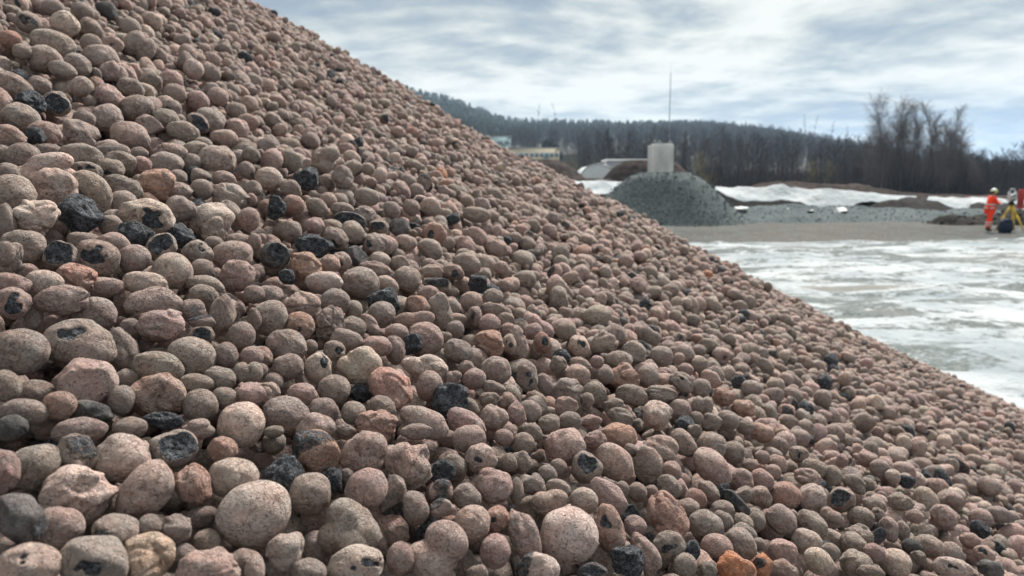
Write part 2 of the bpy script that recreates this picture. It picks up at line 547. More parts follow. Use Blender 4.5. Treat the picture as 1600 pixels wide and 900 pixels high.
TRACE = """A 20 245 190 290 0 l p 0
A 210 200 310 250 5 o g 0
A 480 120 260 200 20 a g 0
A 770 150 335 285 10 l t 0 bump
A 1080 95 290 255 30 b g 0 cup1
A 480 385 430 340 20 c t 0 wrink
A 915 370 400 290 -50 o p 0 tilt
A 1210 335 280 215 75 c o 0
A 1460 265 310 210 5 o t 0
A 1587 512 455 412 0 r t 0 ball
A 120 520 330 250 15 a k 0 green
A 340 605 330 300 -30 l p 0
A 170 830 370 270 10 p t 0 spots
A 590 790 420 280 10 p g 0 charpatch
A 920 790 330 320 0 c y 0 crumb
A 720 610 270 190 20 a g 0
A 930 590 150 155 0 r g 0
A 1100 610 185 200 0 c g 0
A 1290 680 180 150 0 o g 1
A 1250 525 220 110 -10 o g 1
A 1390 100 190 150 0 o o 0
A 1310 840 390 250 15 l p 0
A 1520 830 240 200 0 o g 0
A 1140 770 170 150 0 r g 1
A 530 600 110 130 0 r g 1
A 150 400 180 90 0 o p 2
A 60 700 150 110 0 r p 2
B 110 70 150 150 0 r g 1
B 370 105 310 230 20 a o 0 cone
B 680 110 320 240 0 l p 0
B 965 200 320 310 30 c p 0 bulge
B 1000 90 270 230 30 o p 1
B 175 275 245 260 10 f g 0 porous
B 335 390 265 270 0 r g 0
B 690 360 262 275 20 r p 0
B 860 400 250 150 100 a g 0
B 600 590 390 290 25 l g 0 bootlike
B 1000 475 220 165 85 o g 0
B 1160 240 170 140 20 f k 0
B 1240 225 190 170 60 o g 1
B 1155 370 150 150 0 a p 0
B 1160 465 160 100 5 a t 0
B 1320 390 190 140 15 o g 0
B 1410 150 210 165 10 p t 0
B 1330 30 220 150 0 r p 0
B 1490 335 240 225 0 l p 0
B 1350 575 230 250 30 o p 0
B 1500 545 180 175 0 p o 0
B 1135 750 420 320 -50 d p 0 peanut
B 1210 610 240 170 30 b o 1
B 1495 745 198 220 0 r p 0
B 900 790 175 210 0 r p 0
B 620 820 352 230 5 p t 0 creamspot
B 190 745 250 230 -20 l t 0
B 370 720 200 180 60 r g 1
B 330 870 220 160 10 o g 0
B -10 860 130 190 0 o t 0
B 880 640 160 120 0 r p 2
B 460 300 150 160 0 f k 1
B 570 280 90 110 0 r g 1
B 1385 875 140 90 0 o g 0
B 1580 190 110 115 0 o g 0
B 1550 30 120 100 0 r p 0
B 1090 610 180 190 0 f k 2
C 70 70 150 140 0 r g 0
C 335 75 270 220 10 o p 0 broadoval
C 520 40 150 110 0 c p 0
C 470 220 202 208 0 b g 0 cup2
C 640 190 270 210 40 o p 0
C 850 200 250 190 80 l g 0 knob
C 930 80 230 145 25 l p 0
C 1070 70 200 140 50 o g 0
C 1240 75 195 155 10 r g 0
C 1250 220 285 190 45 o p 0 slopeoval
C 1385 125 140 145 0 r g 0
C 60 190 150 150 0 l g 0
C 220 260 130 110 0 r g 0
C 290 220 110 110 0 r g 1
C 140 330 150 150 0 l g 0
C 290 345 170 100 15 o g 0
C 235 440 240 155 -5 l p 0
C 450 415 182 140 5 r t 0
C 600 400 280 180 45 o p 0
C 785 370 130 110 20 o g 1
C 980 345 170 140 45 o g 0
C 1000 235 130 110 20 o p 0
C 358 645 375 360 5 r t 0 bigball
C 400 540 290 190 20 o t 1 cap
C 605 600 310 190 70 p o 0 dart
C 720 800 220 200 30 f k 0
C 500 870 200 110 0 b k 0
C 575 790 210 180 60 o g 1
C 75 640 350 190 70 l p 0
C 150 850 290 190 -20 a t 0
C 770 590 150 140 10 o p 1
C 970 520 310 225 58 c o 0 salmon
C 980 715 210 195 -30 p g 0 darkeye
C 830 750 270 150 55 l p 0
C 1080 830 150 150 0 r g 0
C 1120 740 110 130 0 f k 0
C 1210 575 232 180 10 o g 0
C 1095 465 150 110 10 o p 0
C 1280 730 205 190 20 r p 0
C 1430 700 215 180 45 o g 0
C 1400 850 255 170 20 c O 0 orange
C 1560 845 130 150 45 a O 0 orangebit
C 1320 480 150 110 15 o g 0
C 1320 550 135 110 45 o g 0
C 1440 565 140 110 30 o g 0
C 1530 560 110 120 0 r g 0
C 1150 410 140 110 30 o o 0
C 1440 390 120 110 0 a g 0
C 1560 300 150 130 40 o p 0
C 1430 290 160 130 0 l p 0
C 1550 400 150 130 0 c p 0
C 1230 370 160 110 45 o g 1
C 1400 440 200 85 40 a k 0
C 1570 160 85 90 0 r p 0
C 1490 210 100 90 0 r g 0
C 1310 370 100 100 0 f k 1
C 1450 630 165 110 30 o g 0
C 1540 700 90 80 0 r g 0
C 1220 860 130 110 0 c g 0
C 870 370 90 80 0 r g 1
C 690 360 90 110 0 r g 0
C 30 370 90 180 0 o g 0
C 740 115 90 90 0 r g 0
D 85 95 200 210 0 p p 0
D 390 60 315 160 -10 l p 0
D 590 145 260 185 10 r g 0
D 350 190 230 190 -15 l p 1
D 500 320 435 265 8 p g 0 bluehole
D 130 400 320 300 10 r g 0 greybig
D 210 180 180 110 90 o g 1
D 960 85 340 190 -10 c p 0 cleft
D 1005 220 285 180 0 c p 0
D 765 380 280 180 65 l g 0
D 820 260 150 130 60 o g 1
D 550 570 330 250 20 a p 0 twotone
D 560 775 275 140 10 a k 0 slab
D 990 485 312 180 8 o g 0
D 985 645 345 255 25 c o 0 egg
D 1195 420 300 235 10 r g 0
D 1200 130 165 125 0 o g 0
D 1260 205 165 80 5 a p 0
D 1265 290 150 100 0 b g 0
D 1390 175 285 165 100 c g 0 carrot
D 1510 305 170 195 0 r g 0
D 1410 420 160 172 0 r g 0
D 1570 420 150 120 0 r p 0
D 1375 560 192 145 5 o g 0
D 1230 590 215 115 5 o g 0
D 1255 735 212 215 0 r g 0
D 1405 685 155 135 0 r g 0
D 1560 650 195 145 20 c p 0
D 1508 855 290 290 0 r t 0 smooth2
D 40 610 210 170 70 r g 0
D 230 640 215 135 10 o g 1
D 150 762 285 145 15 o g 0
D 370 730 200 175 10 r o 0
D 760 700 155 190 0 r g 0
D 790 565 150 125 0 r g 1
D 70 860 190 140 0 r k 0
D 500 875 320 140 0 o g 0
D 320 855 210 100 0 o g 1
D 815 865 200 125 0 r g 0
D 1020 820 235 95 15 f k 0
D 1240 870 200 110 0 l p 0
D 980 400 130 60 0 o g 2
D 920 340 120 130 0 o g 2
D 240 40 140 80 0 r g 1
D 1270 40 190 130 0 c g 0
D 1590 200 90 160 0 o g 0
D 1590 35 130 110 0 r g 0
D 1550 525 185 130 0 d g 0
E 80 40 185 115 0 o g 0
E 85 190 225 235 0 r g 0 sphere3
E 280 92 245 155 5 c p 0
E 275 230 190 165 20 p o 0
E 495 82 190 165 0 r g 0
E 460 222 190 235 0 c g 0
E 610 232 160 110 30 o g 0
E 710 232 190 110 35 l p 0
E 785 167 175 172 0 r g 0
E 800 65 215 150 10 f k 0
E 190 345 260 185 25 o g 0
E 200 500 195 188 0 c g 0
E 385 505 175 210 0 p t 0
E 340 370 90 100 0 r g 1
E 570 315 210 115 15 o g 0
E 650 465 275 225 25 l t 0 heart
E 490 390 140 130 0 p g 0
E 755 355 195 115 5 o p 0
E 870 390 130 190 0 l g 0
E 980 350 120 140 0 f k 0
E 1060 300 235 180 20 o p 0
E 990 190 260 85 -5 d p 0
E 880 270 150 100 0 r p 0
E 1010 105 155 115 0 a o 0
E 1150 150 245 150 75 l g 0
E 1265 385 195 130 25 o g 0
E 1455 345 197 172 0 c o 0 tanball
E 1345 90 142 140 0 r p 0
E 1480 50 135 100 0 o g 0
E 1370 180 100 130 0 a g 0
E 1460 215 142 112 0 r p 0
E 1470 125 140 80 0 l p 0
E 1500 505 202 160 10 o g 0
E 1365 567 150 140 0 r p 0
E 1245 260 115 115 0 r g 0
E 1180 450 210 130 40 o g 1
E 1050 490 300 170 15 l t 0 lumpy2
E 1085 612 170 200 0 r p 0
E 1230 560 115 90 0 l p 0
E 1210 680 240 180 -20 f k 0 bluechunk
E 850 620 310 240 45 c o 0 redcrack
E 490 635 202 192 0 r g 0
E 290 650 192 125 15 o p 0
E 110 590 125 132 0 r g 0
E 40 655 210 165 20 c p 0
E 30 425 155 130 15 o p 0
E 25 520 105 105 0 r g 0
E 190 782 312 215 10 o g 0 greyegg
E 425 755 192 145 20 o g 0
E 610 780 158 152 0 r g 0
E 790 735 172 125 30 o g 0
E 750 845 272 180 10 c o 0
E 370 875 240 190 15 l p 0
E 1050 825 335 155 25 c p 0 arch
E 1000 890 210 90 0 o g 0
E 1310 850 275 175 35 o p 0
E 1490 810 185 175 0 l p 0
E 1490 620 150 90 0 l g 0
E 1460 690 130 80 0 c g 0
E 1570 715 130 135 0 l p 0
E 1578 260 110 90 0 r p 0
E 1580 350 95 135 0 p t 0
E 1315 490 120 80 0 l p 1
E 650 650 160 110 0 f k 2
E 110 892 130 65 0 r g 0
E 560 885 130 70 0 l g 0
E 1190 310 75 75 0 r g 1
E 1340 750 150 100 60 o g 1
E 610 140 110 130 0 r g 1
E 1080 30 150 95 0 r p 0
E 1555 190 120 80 0 o g 0
F 150 78 200 175 0 r g 0
F 50 75 120 120 0 o g 1
F 510 65 245 145 10 o g 0
F 310 42 150 90 0 o g 1
F 290 145 335 180 -10 l t 0 longlump
F 345 275 262 250 15 c t 0
F 80 315 265 255 0 r g 0
F 230 458 275 252 -20 c t 0 bigtan
F 545 155 182 95 10 p g 0
F 572 305 305 222 60 o g 0 tallgrey
F 690 150 168 122 10 p g 0
F 745 105 195 130 10 o g 0
F 495 445 265 245 25 f k 0 charcoal
F 770 262 245 135 5 l g 0
F 770 370 172 165 0 r g 1
F 920 432 335 192 5 p t 0 spotoval
F 975 238 242 168 -5 c o 0 pinkwrink
F 885 132 122 115 0 o p 0
F 1040 112 205 125 10 o g 0
F 1060 42 205 105 10 c p 0
F 1355 92 232 168 0 o g 0 bigoval2
F 1110 205 115 95 0 r g 0
F 1110 292 205 115 -10 a g 0
F 1260 205 122 105 0 a g 0
F 1260 285 142 135 0 r g 0
F 1130 405 192 170 0 l g 0
F 1312 467 285 225 10 c t 0 block
F 1435 452 210 160 55 o g 1
F 1435 325 232 168 15 c g 0
F 1400 212 152 92 0 o p 0
F 1540 162 105 112 0 r g 0
F 1555 472 135 155 0 r p 0
F 1580 272 115 95 0 o g 0
F 705 38 205 92 0 o g 0
F 870 52 112 72 0 o g 0
F 690 502 155 125 25 o g 1
F 850 562 215 145 20 f k 0 charcoal2
F 1110 562 245 115 20 f k 1
F 1010 642 205 160 -30 b g 0
F 150 622 262 182 15 l g 0
F 215 702 200 120 0 l g 1
F 380 692 212 185 -15 b g 0 notch
F 610 692 262 188 10 p g 0 holes
F 715 612 212 125 15 o p 0
F 840 705 195 158 0 r g 0
F 1075 787 252 222 0 r t 0 smooth1
F 1235 665 192 138 0 p g 0
F 1450 685 255 165 0 r p 0
F 1500 602 175 95 20 o p 1
F 1260 778 142 125 0 r g 0
F 1485 812 222 182 0 c p 0
F 50 712 165 215 0 l g 0
F 475 822 242 158 5 c o 0 pinkflat
F 280 855 232 140 0 r t 0
F 80 872 222 140 0 l p 0
F 640 885 262 110 0 o p 0
F 910 862 265 130 5 o t 0
F 840 802 192 115 10 o g 1
F 1280 872 242 110 10 o g 0
F 170 792 132 95 0 o p 1
F 520 602 182 105 0 o g 1
F 35 485 235 115 80 o g 0
F 320 582 135 95 0 r g 2
F 630 812 132 85 0 o g 1
F 50 168 135 105 0 o g 0
F 1335 612 122 75 0 r g 0
F 1590 612 85 115 0 r p 0
F 1230 32 165 105 0 o g 0
F 1200 115 115 115 0 r g 1
F 1500 85 122 105 0 r g 1
F 1570 62 115 95 0 r g 0
F 1570 348 75 85 0 r p 0
F 25 375 85 115 0 o g 1
G 35 145 240 120 80 c p 0
G 90 352 197 142 80 p g 0 speckegg
G 190 142 140 115 70 p o 0
G 130 62 132 92 0 o p 0
G 420 167 137 152 0 p t 0
G 340 62 132 112 0 r g 0
G 580 132 172 135 20 c g 0
G 760 202 162 155 0 c g 0
G 670 242 172 105 10 o g 0
G 935 227 147 135 0 r g 0
G 1045 242 72 78 0 r p 0
G 700 342 205 155 25 c o 0
G 848 352 142 155 0 r g 0
G 585 347 102 108 0 r g 0
G 410 342 165 135 10 o p 0
G 350 452 195 185 0 c g 0 crazed2
G 515 452 152 142 0 r g 0
G 745 457 205 112 5 o g 0
G 340 532 152 112 0 l p 0
G 470 502 92 102 0 r g 0
G 640 532 152 92 0 l g 0
G 910 597 192 195 0 c t 0 crazed
G 1050 552 145 122 25 o g 0
G 930 457 205 102 10 c g 0
G 1060 377 165 105 20 p g 0 twospot
G 1180 427 132 122 0 r g 0
G 1085 307 102 82 0 r p 0
G 1240 362 132 112 0 l p 0
G 1320 472 135 102 25 c o 0
G 1190 532 135 115 0 d g 0
G 360 622 155 105 0 r g 0
G 110 562 155 125 20 r g 0
G 30 582 125 165 0 c p 0
G 490 632 152 85 0 l p 0
G 680 592 172 92 20 c g 0
G 665 712 245 145 15 c o 0 flake
G 420 267 152 75 10 o p 0
G 530 262 92 85 0 r p 0
G 205 402 150 100 60 o g 0
G 290 282 112 122 0 c g 0
G 310 222 112 82 0 f k 0
G 1080 642 132 92 0 f k 0
G 1250 632 132 105 0 c g 0
G 1150 612 92 85 0 r g 0
G 1350 622 142 112 20 o g 0
G 1450 542 155 102 20 c o 0
G 1460 662 112 85 0 o g 0
G 1560 692 155 112 0 c o 0
G 1080 202 132 105 20 o g 0
G 1170 272 112 92 0 o g 0
G 1500 422 132 95 0 o g 0
G 1140 692 92 82 0 l g 0
G 860 92 155 85 30 d g 0
G 230 642 142 112 0 l g 0
G 130 702 130 110 60 o g 0
I 665 725 195 165 5 o g 0 darkoval
I 860 665 200 145 -10 r g 0
I 1140 815 195 125 10 o g 0
I 1315 745 195 140 20 o g 0
I 1240 770 150 110 45 b g 0 halfshell
I 1210 435 125 130 0 r t 0 palesmall
I 1315 455 130 115 20 o g 0
I 1070 490 145 110 10 o p 0
I 710 440 170 120 10 c p 0 darkpit
I 405 135 175 135 0 r t 0 topround
I 330 260 255 150 20 o g 0
I 285 360 205 150 15 r g 0
I 630 350 215 150 10 o g 0 domed
I 485 395 165 115 20 o g 0
I 390 430 170 95 15 o g 0
I 870 285 190 160 30 d g 0
I 820 540 165 105 15 o g 0
I 680 590 180 125 10 o p 0
I 190 635 175 145 10 f k 0 porous2
I 350 640 175 150 10 b g 0 darkface
I 130 720 220 150 20 o g 0
I 70 525 250 140 20 o g 0 lefthump
I 510 530 140 110 10 r t 0
I 245 525 135 100 10 o g 0
I 500 830 220 150 20 c g 0
I 820 840 250 160 10 c p 0 clusterlump
I 280 820 200 130 10 o p 0
I 220 845 120 100 0 f k 0
I 60 840 190 120 10 c p 0
I 1040 745 160 130 10 o g 0
I 1075 675 130 110 30 p g 0
I 1235 625 145 120 5 r p 0
I 1360 600 130 110 20 o p 0
I 65 245 130 110 0 r o 0
I 175 130 145 115 20 p g 0
I 515 75 125 135 80 o g 0
I 665 55 140 100 15 c k 0
I 815 165 130 105 10 r g 0
I 950 120 130 90 10 l t 0
I 570 265 130 105 10 r g 0
I 705 270 125 90 15 p p 0
I 525 740 130 110 10 o g 0
I 1095 575 140 105 10 o g 0
I 1480 800 150 120 15 c p 0
I 1550 755 140 90 10 o p 0
I 930 780 160 110 20 a g 0
I 330 40 135 95 0 r g 0
I 140 320 110 95 0 r g 0
I 1170 400 150 110 60 a g 0
I 1555 650 115 110 30 o p 0
I 1400 850 170 95 10 o p 0
I 1475 685 130 90 10 o g 0
J 80 205 175 125 5 r t 0
J 215 105 145 140 30 d g 0
J 320 215 160 160 30 f k 0 bluegrey2
J 430 90 200 140 -10 l g 0
J 545 210 160 135 50 l g 0
J 220 275 145 105 20 o g 0
J 235 370 140 105 10 r o 0 smallorange
J 380 395 155 115 35 o g 0
J 120 400 125 150 30 f k 0
J 590 470 210 95 10 b k 0 bowl
J 600 555 160 155 70 o g 0
J 220 545 150 135 70 o g 0
J 365 625 240 120 5 f k 0 wedge
J 500 590 180 135 35 p g 0
J 120 685 185 145 20 b k 0
J 310 755 210 170 10 c o 0 warty
J 425 850 240 110 0 o t 0
J 655 850 245 170 15 r g 0
J 945 830 180 140 25 o g 0
J 745 615 165 125 -5 p g 0
J 850 415 130 105 50 o g 0
J 970 395 115 105 40 o g 0
J 1090 385 135 115 10 r t 0
J 1115 555 160 130 15 p o 0 salmonball
J 1090 645 175 105 30 o g 0
J 935 610 145 90 15 o p 0
J 690 320 160 95 5 o g 0
J 1320 740 180 130 25 o g 0
J 775 715 140 85 5 o t 0
J 820 870 160 90 25 o t 0
J 745 775 210 90 15 c p 0
J 530 735 130 130 60 p p 0
J 465 745 130 110 30 o p 0
J 635 710 170 110 45 a k 0
J 1385 575 150 100 40 o p 0
J 1385 875 120 130 20 f k 0 whitegrey
J 1380 435 180 85 10 o g 0
J 900 515 140 100 25 c k 0
J 1235 790 140 85 5 p p 0
J 1130 870 180 70 5 a g 0
J 1100 790 150 85 10 c p 0
J 1505 640 150 90 25 c p 0
J 540 400 155 75 5 o g 0
J 680 430 150 95 25 c g 0
J 770 510 125 70 0 b g 0
J 1225 465 100 70 10 f k 0
J 190 830 100 100 0 f k 0
J 365 505 130 100 10 c p 0
J 450 345 110 90 20 o p 0
J 900 745 130 100 20 c g 0
J 1530 770 95 85 0 r p 0
J 1555 880 110 70 0 o p 0
J 600 140 130 90 10 a g 0
J 600 90 120 95 40 o t 0
H 110 385 190 150 20 r o 0
H 275 410 175 180 10 r t 0 rimspot
H 460 420 170 155 -20 b g 0 cavity
H 285 225 150 125 35 o g 0
H 395 270 125 130 20 o g 0
H 245 275 165 100 5 c p 0
H 85 550 200 175 50 o g 0 bigslope
H 280 570 210 140 35 o g 0
H 240 675 185 135 20 o t 0
H 315 810 190 160 40 r t 0 textured
H 90 740 180 140 10 o p 0
H 100 860 180 120 20 c p 0
H 535 690 170 130 15 o g 0
H 570 630 180 115 10 c g 0
H 800 820 185 180 35 r t 0 onehole
H 550 820 200 160 25 c g 0
H 660 760 130 130 40 o p 0
H 760 610 160 120 60 c g 0 slit
H 665 450 145 100 10 o g 0
H 830 425 160 100 0 c g 0
H 580 520 160 110 15 o g 0
H 690 520 100 90 20 p g 0
H 400 535 160 110 40 c p 0
H 1010 700 170 110 20 o g 0
H 1150 845 230 120 8 p t 0 longdots
H 1100 520 170 130 20 c p 0
H 1330 530 140 110 30 r p 0
H 1450 510 150 90 10 o g 0
H 1330 600 120 90 10 f k 0
H 1350 760 130 100 30 p p 0
H 1260 670 120 90 20 o p 0
H 620 160 125 100 10 c p 0
H 700 220 130 100 15 r g 0
H 780 275 95 90 10 o t 0
H 840 620 90 130 0 o g 0
H 690 655 80 130 30 b k 0
H 900 710 120 90 20 r k 0
H 460 180 80 90 0 c p 0
H 60 200 130 120 40 o p 0
H 30 255 100 110 30 r p 0
H 190 140 120 110 20 p g 0
H 540 310 160 90 25 l g 0
H 640 870 170 80 0 o g 0
H 390 740 120 90 20 o g 0
H 940 780 100 80 10 c g 0
H 870 310 90 80 0 f k 0
H 1390 850 150 100 10 p k 0
H 1170 420 100 90 0 r p 0
H 920 520 100 80 30 o p 0"""
ORG = {'A': (0, 675), 'B': (400, 675), 'C': (800, 675), 'D': (0, 450), 'E': (400, 450), 'F': (0, 225), 'G': (800, 500),
       'H': (1200, 675), 'I': (0, 0), 'J': (400, 225)}
stones = []  # the deepest black fragment in E is a dark stone painting a shadowed gap
for ln in TRACE.strip().splitlines():
    p = ln.split()
    ox, oy = ORG[p[0]]
    x, y, ww, hh, an = (float(v) for v in p[1:6])
    z = hit_surface(ox + x / 4, oy + y / 4)
    if z is None:
        continue
    ww *= .985; hh *= .985
    if abs(an) < 32 and hh < ww:         # the lower part is hidden by the pebbles in front: complete the outline
        h2 = max(hh, min(ww * .93, hh * 1.20)); y += (h2 - hh) / 2; hh = h2
    st = dict(px=ox + x / 4, py=oy + y / 4, w=ww / 4, h=hh / 4, ang=an, kind=p[6], tint=p[7], lev=int(p[8]), id=p[9] if len(p) > 9 else None)
    st['z'] = z + st['lev'] * .75 * (ww / 4) / F * z
    stones.append(st)
zs = np.array([s['z'] for s in stones]); sw = np.array([s['w'] for s in stones]); sh = np.array([s['h'] for s in stones])
rays = np.array([ray(s['px'], s['py']) for s in stones])
lev = np.array([s['lev'] for s in stones])
# push overlapping neighbours apart along their own view rays
for it in range(80):
    P = CAM + rays * zs[:, None]
    rad = np.sqrt(sw * sh) / 2 / F * zs
    d = np.linalg.norm(P[:, None] - P[None], axis=2)
    ov = (rad[:, None] + rad[None]) * .92 - d
    np.fill_diagonal(ov, -1)
    ii, jj = np.nonzero(np.triu(ov > 0))
    dz = np.zeros(len(zs))
    for i, j in zip(ii, jj):
        far, near = (i, j) if zs[i] + .02 * lev[i] > zs[j] + .02 * lev[j] else (j, i)
        s = .12 * ov[i, j]
        dz[far] += s; dz[near] -= s * .5
    zs += np.clip(dz, -.004, .004)
for s, z in zip(stones, zs):
    s['z'] = z
    s['P'] = CAM + ray(s['px'], s['py']) * z
    s['r'] = math.sqrt(s['w'] * s['h']) / 2 / F * z

# ---- fill the rest of the layer with settled random pebbles
DM = .0124
NAREA = []


def sample_region(n):
    """uniform points on the cone patch that the camera could see"""
    out = []
    while sum(len(o) for o in out) < n:
        m = 400000
        t = rng.uniform(-3.2, 5.4, m); s_ = rng.uniform(-4.5, 4.5, m)
        # patch laid out round the camera's foot on the cone: x to the side, y ahead
        P = np.stack([s_, t, np.zeros(m)], 1)
        rho = np.hypot(P[:, 0] - AXIS[0], P[:, 1] - AXIS[1])
        P[:, 2] = cone_z(rho) + swell(P[:, 0], P[:, 1])
        px, py, z = project(P)
        q = P - CAM
        N = cone_normal(P)
        dist = np.linalg.norm(q, axis=1)
        facing = -(q * N).sum(1) / dist
        ok = (z > .04) & (px > -420) & (px < 2050) & (py > -330) & (py < 1290) & (dist < 4.2) & (facing > -.035)
        out.append(P[ok])
        NAREA.append((ok.sum(), m * 1.0))
    return np.concatenate(out)[:n]


sample_region(1)
area = NAREA[0][0] / NAREA[0][1] * 8.6 * 9.0 * math.sqrt(1 + SLOPE ** 2)
LAYER = 3.0 * DM
N = int(.60 * area * LAYER / (4 / 3 * math.pi * (DM / 2) ** 3 * 1.25))
print('heap patch area', round(area, 2), 'pebbles', N)
B = sample_region(N)
NR = cone_normal(B)
frad = DM / 2 * np.exp(rng.normal(0, .35, N)); frad = np.clip(frad, DM * .22, DM * 1.05)
h0 = rng.uniform(-LAYER, DM * .3, N)
P = B + NR * h0[:, None]
FP = np.array([s['P'] for s in stones]); FR = np.array([s['r'] for s in stones])


def pairs(P, cell):
    k = np.floor(P / cell).astype(np.int64)
    k -= k.min(0) - 1
    dim = k.max(0) + 2
    key = (k[:, 0] * dim[1] + k[:, 1]) * dim[2] + k[:, 2]
    order = np.argsort(key, kind='stable'); sk = key[order]
    I, J = [], []
    for dx in (-1, 0, 1):
        for dy in (-1, 0, 1):
            for dz in (-1, 0, 1):
                if (dx, dy, dz) < (0, 0, 0):
                    continue
                t = sk + (dx * dim[1] + dy) * dim[2] + dz
                a = np.searchsorted(sk, t, 'left'); b = np.searchsorted(sk, t, 'right')
                if (dx, dy, dz) == (0, 0, 0):
                    a = np.arange(len(sk)) + 1
                cnt = np.maximum(b - a, 0)
                tot = cnt.sum()
                if tot == 0:
                    continue
                i = np.repeat(np.arange(len(sk)), cnt)
                off = np.arange(tot) - np.repeat(np.cumsum(cnt) - cnt, cnt)
                I.append(order[i]); J.append(order[np.repeat(a, cnt) + off])
    return np.concatenate(I), np.concatenate(J)


allP = np.concatenate([FP, P]); allR = np.concatenate([FR * .97, frad]); nf = len(FP)
w_ = np.ones(len(allP)); w_[:nf] = 0
for it in range(46):
    if it % 6 == 0:
        I, J = pairs(allP, .038)
        keep = (w_[I] + w_[J]) > 0
        I, J = I[keep], J[keep]
        dd = np.linalg.norm(allP[I] - allP[J], axis=1)
        keep = dd < (allR[I] + allR[J]) + .012
        I, J = I[keep], J[keep]
    d = allP[I] - allP[J]; L = np.linalg.norm(d, axis=1) + 1e-9
    ov = np.maximum((allR[I] + allR[J]) * .95 - L, 0)
    n = d / L[:, None]
    ws = w_[I] + w_[J]
    corr = n * (ov / ws * .55)[:, None]
    for c in range(3):
        allP[:, c] += np.bincount(I, corr[:, c] * w_[I], len(allP)) - np.bincount(J, corr[:, c] * w_[J], len(allP))
    NRm = cone_normal(allP)
    hgt = surf_f(allP)
    g = np.full(len(allP), -.0007) * w_
    newh = np.maximum(hgt + g, -LAYER)
    newh = np.where(w_ > 0, np.minimum(newh, DM * 1.2), hgt)
    allP += NRm * (newh - hgt)[:, None]
P = allP[nf:]
hgt = surf_f(P)
print('top heights', np.percentile(hgt, [5, 50, 90, 99]))
px, py, pz = project(P)
# keep the fill from covering the pebbles placed one by one, and out of the lens
keep = (np.linalg.norm(P - CAM, axis=1) > .10) & (pz > .03)
keep &= hgt < DM * .75
keep &= ~((hgt > -.5 * DM) & (rng.uniform(0, 1, len(P)) < .16))     # loose packing: hollows between the top pebbles
# the open top layer near the lens is the pebbles placed one by one; what is under them lies deeper
keep &= ~((pz < .62) & (px < 1250) & (py > 225) & (hgt > np.interp(pz, [.30, .45, .55, .62], [-1.5, -1.0, -.4, .2]) * DM) & ~((frad < .42 * DM) & (hgt < -.25 * DM)))
for s in stones:
    rr = frad / np.maximum(pz, .03) * F
    dx = px - s['px']; dy = py - s['py']
    a = R(s['ang'])
    u = (dx * math.cos(a) + dy * math.sin(a)) / (s['w'] / 2 + rr * .55)
    v = (-dx * math.sin(a) + dy * math.cos(a)) / (s['h'] / 2 + rr * .55)
    inside = (u * u + v * v < 1) & (pz - .2 * frad < s['z'] + s['r'] * .3)
    keep &= ~inside
P = P[keep]; frad = frad[keep]; px = px[keep]; py = py[keep]; pz = pz[keep]; NF = len(P)
print('fill kept', NF)


def rand_rot(r, n):
    q = r.normal(size=(n, 4)); q /= np.linalg.norm(q, axis=1)[:, None]
    a, b, c, d = q.T
    return np.stack([np.stack([1 - 2 * (c * c + d * d), 2 * (b * c - a * d), 2 * (b * d + a * c)], 1),
                     np.stack([2 * (b * c + a * d), 1 - 2 * (b * b + d * d), 2 * (c * d - a * b)], 1),
                     np.stack([2 * (b * d - a * c), 2 * (c * d + a * b), 1 - 2 * (b * b + c * c)], 1)], 1)


def tint_of(code, r):
    c = np.array(TINT[code])
    return c * r.uniform(.90, 1.10) * (1 + r.uniform(-.03, .03, 3))


# ---- one mesh for the uncountable rest
chunks_V, chunks_F, chunks_L, chunks_T, chunks_D = [], [], [], [], []
voff = 0


def add_copies(pr, idx, Pm, Rm, Sc, Tn):
    """append rotated, scaled copies of a prototype"""
    global voff
    V, Fc, dk = pr
    n = len(idx)
    if n == 0:
        return
    VV = np.einsum('nij,nvj->nvi', Rm[idx], V[None] * Sc[idx][:, None, :]) + Pm[idx][:, None]
    chunks_V.append(VV.reshape(-1, 3))
    chunks_F.append((Fc[None] + (np.arange(n) * len(V))[:, None, None] + voff).reshape(-1, 3))
    off = rng.uniform(-40, 40, (n, 1, 3))
    chunks_L.append((V[None] + off).reshape(-1, 3))
    chunks_T.append(np.repeat(Tn[idx], len(V), 0))
    chunks_D.append(np.tile(dk, n))
    voff += n * len(V)


kinds = [k for k, _ in KIND_P]; kp = np.array([p for _, p in KIND_P]); kp /= kp.sum()
fk = rng.choice(len(kinds), NF, p=kp)
frot = rand_rot(rng, NF)
asp = np.stack([rng.uniform(.98, 1.24, NF), rng.uniform(.90, 1.05, NF), rng.uniform(.78, .96, NF)], 1)
fsc = asp * frad[:, None] * .975
tc_ = rng.choice(['g', 'p', 't', 'o', 'k', 'O'], NF, p=[.53, .36, .082, .021, .006, .001])
ftint = np.array([TINT[c] for c in tc_]) * rng.uniform(.84, 1.12, (NF, 1)) * (1 + rng.uniform(-.04, .04, (NF, 3)))
lod = np.where(pz < .48, 4, np.where(pz < 1.15, 3, 2))
vis = (px > -60) & (px < 1660) & (py > -60) & (py < 960)
lod = np.where(vis, lod, np.minimum(lod, 3)); lod = np.where(~vis & (pz > .6), 2, lod)
NPROTO = {4: 5, 3: 4, 2: 3}
for L in (4, 3, 2):
    for ki, k in enumerate(kinds):
        for j in range(NPROTO[L]):
            pr = pebble(k, 1000 + ki * 50 + j, L)
            sel = np.nonzero((lod == L) & (fk == ki))[0][j::NPROTO[L]]
            add_copies(pr, sel, P, frot, fsc, ftint)

# ---- traced pebbles: the 300 that show largest are things, the rest join the mass
order = sorted(range(len(stones)), key=lambda i: -(stones[i]['w'] * stones[i]['h'] * (1 - .33 * stones[i]['lev'])))
things = order[:300]
rest = order[300:]


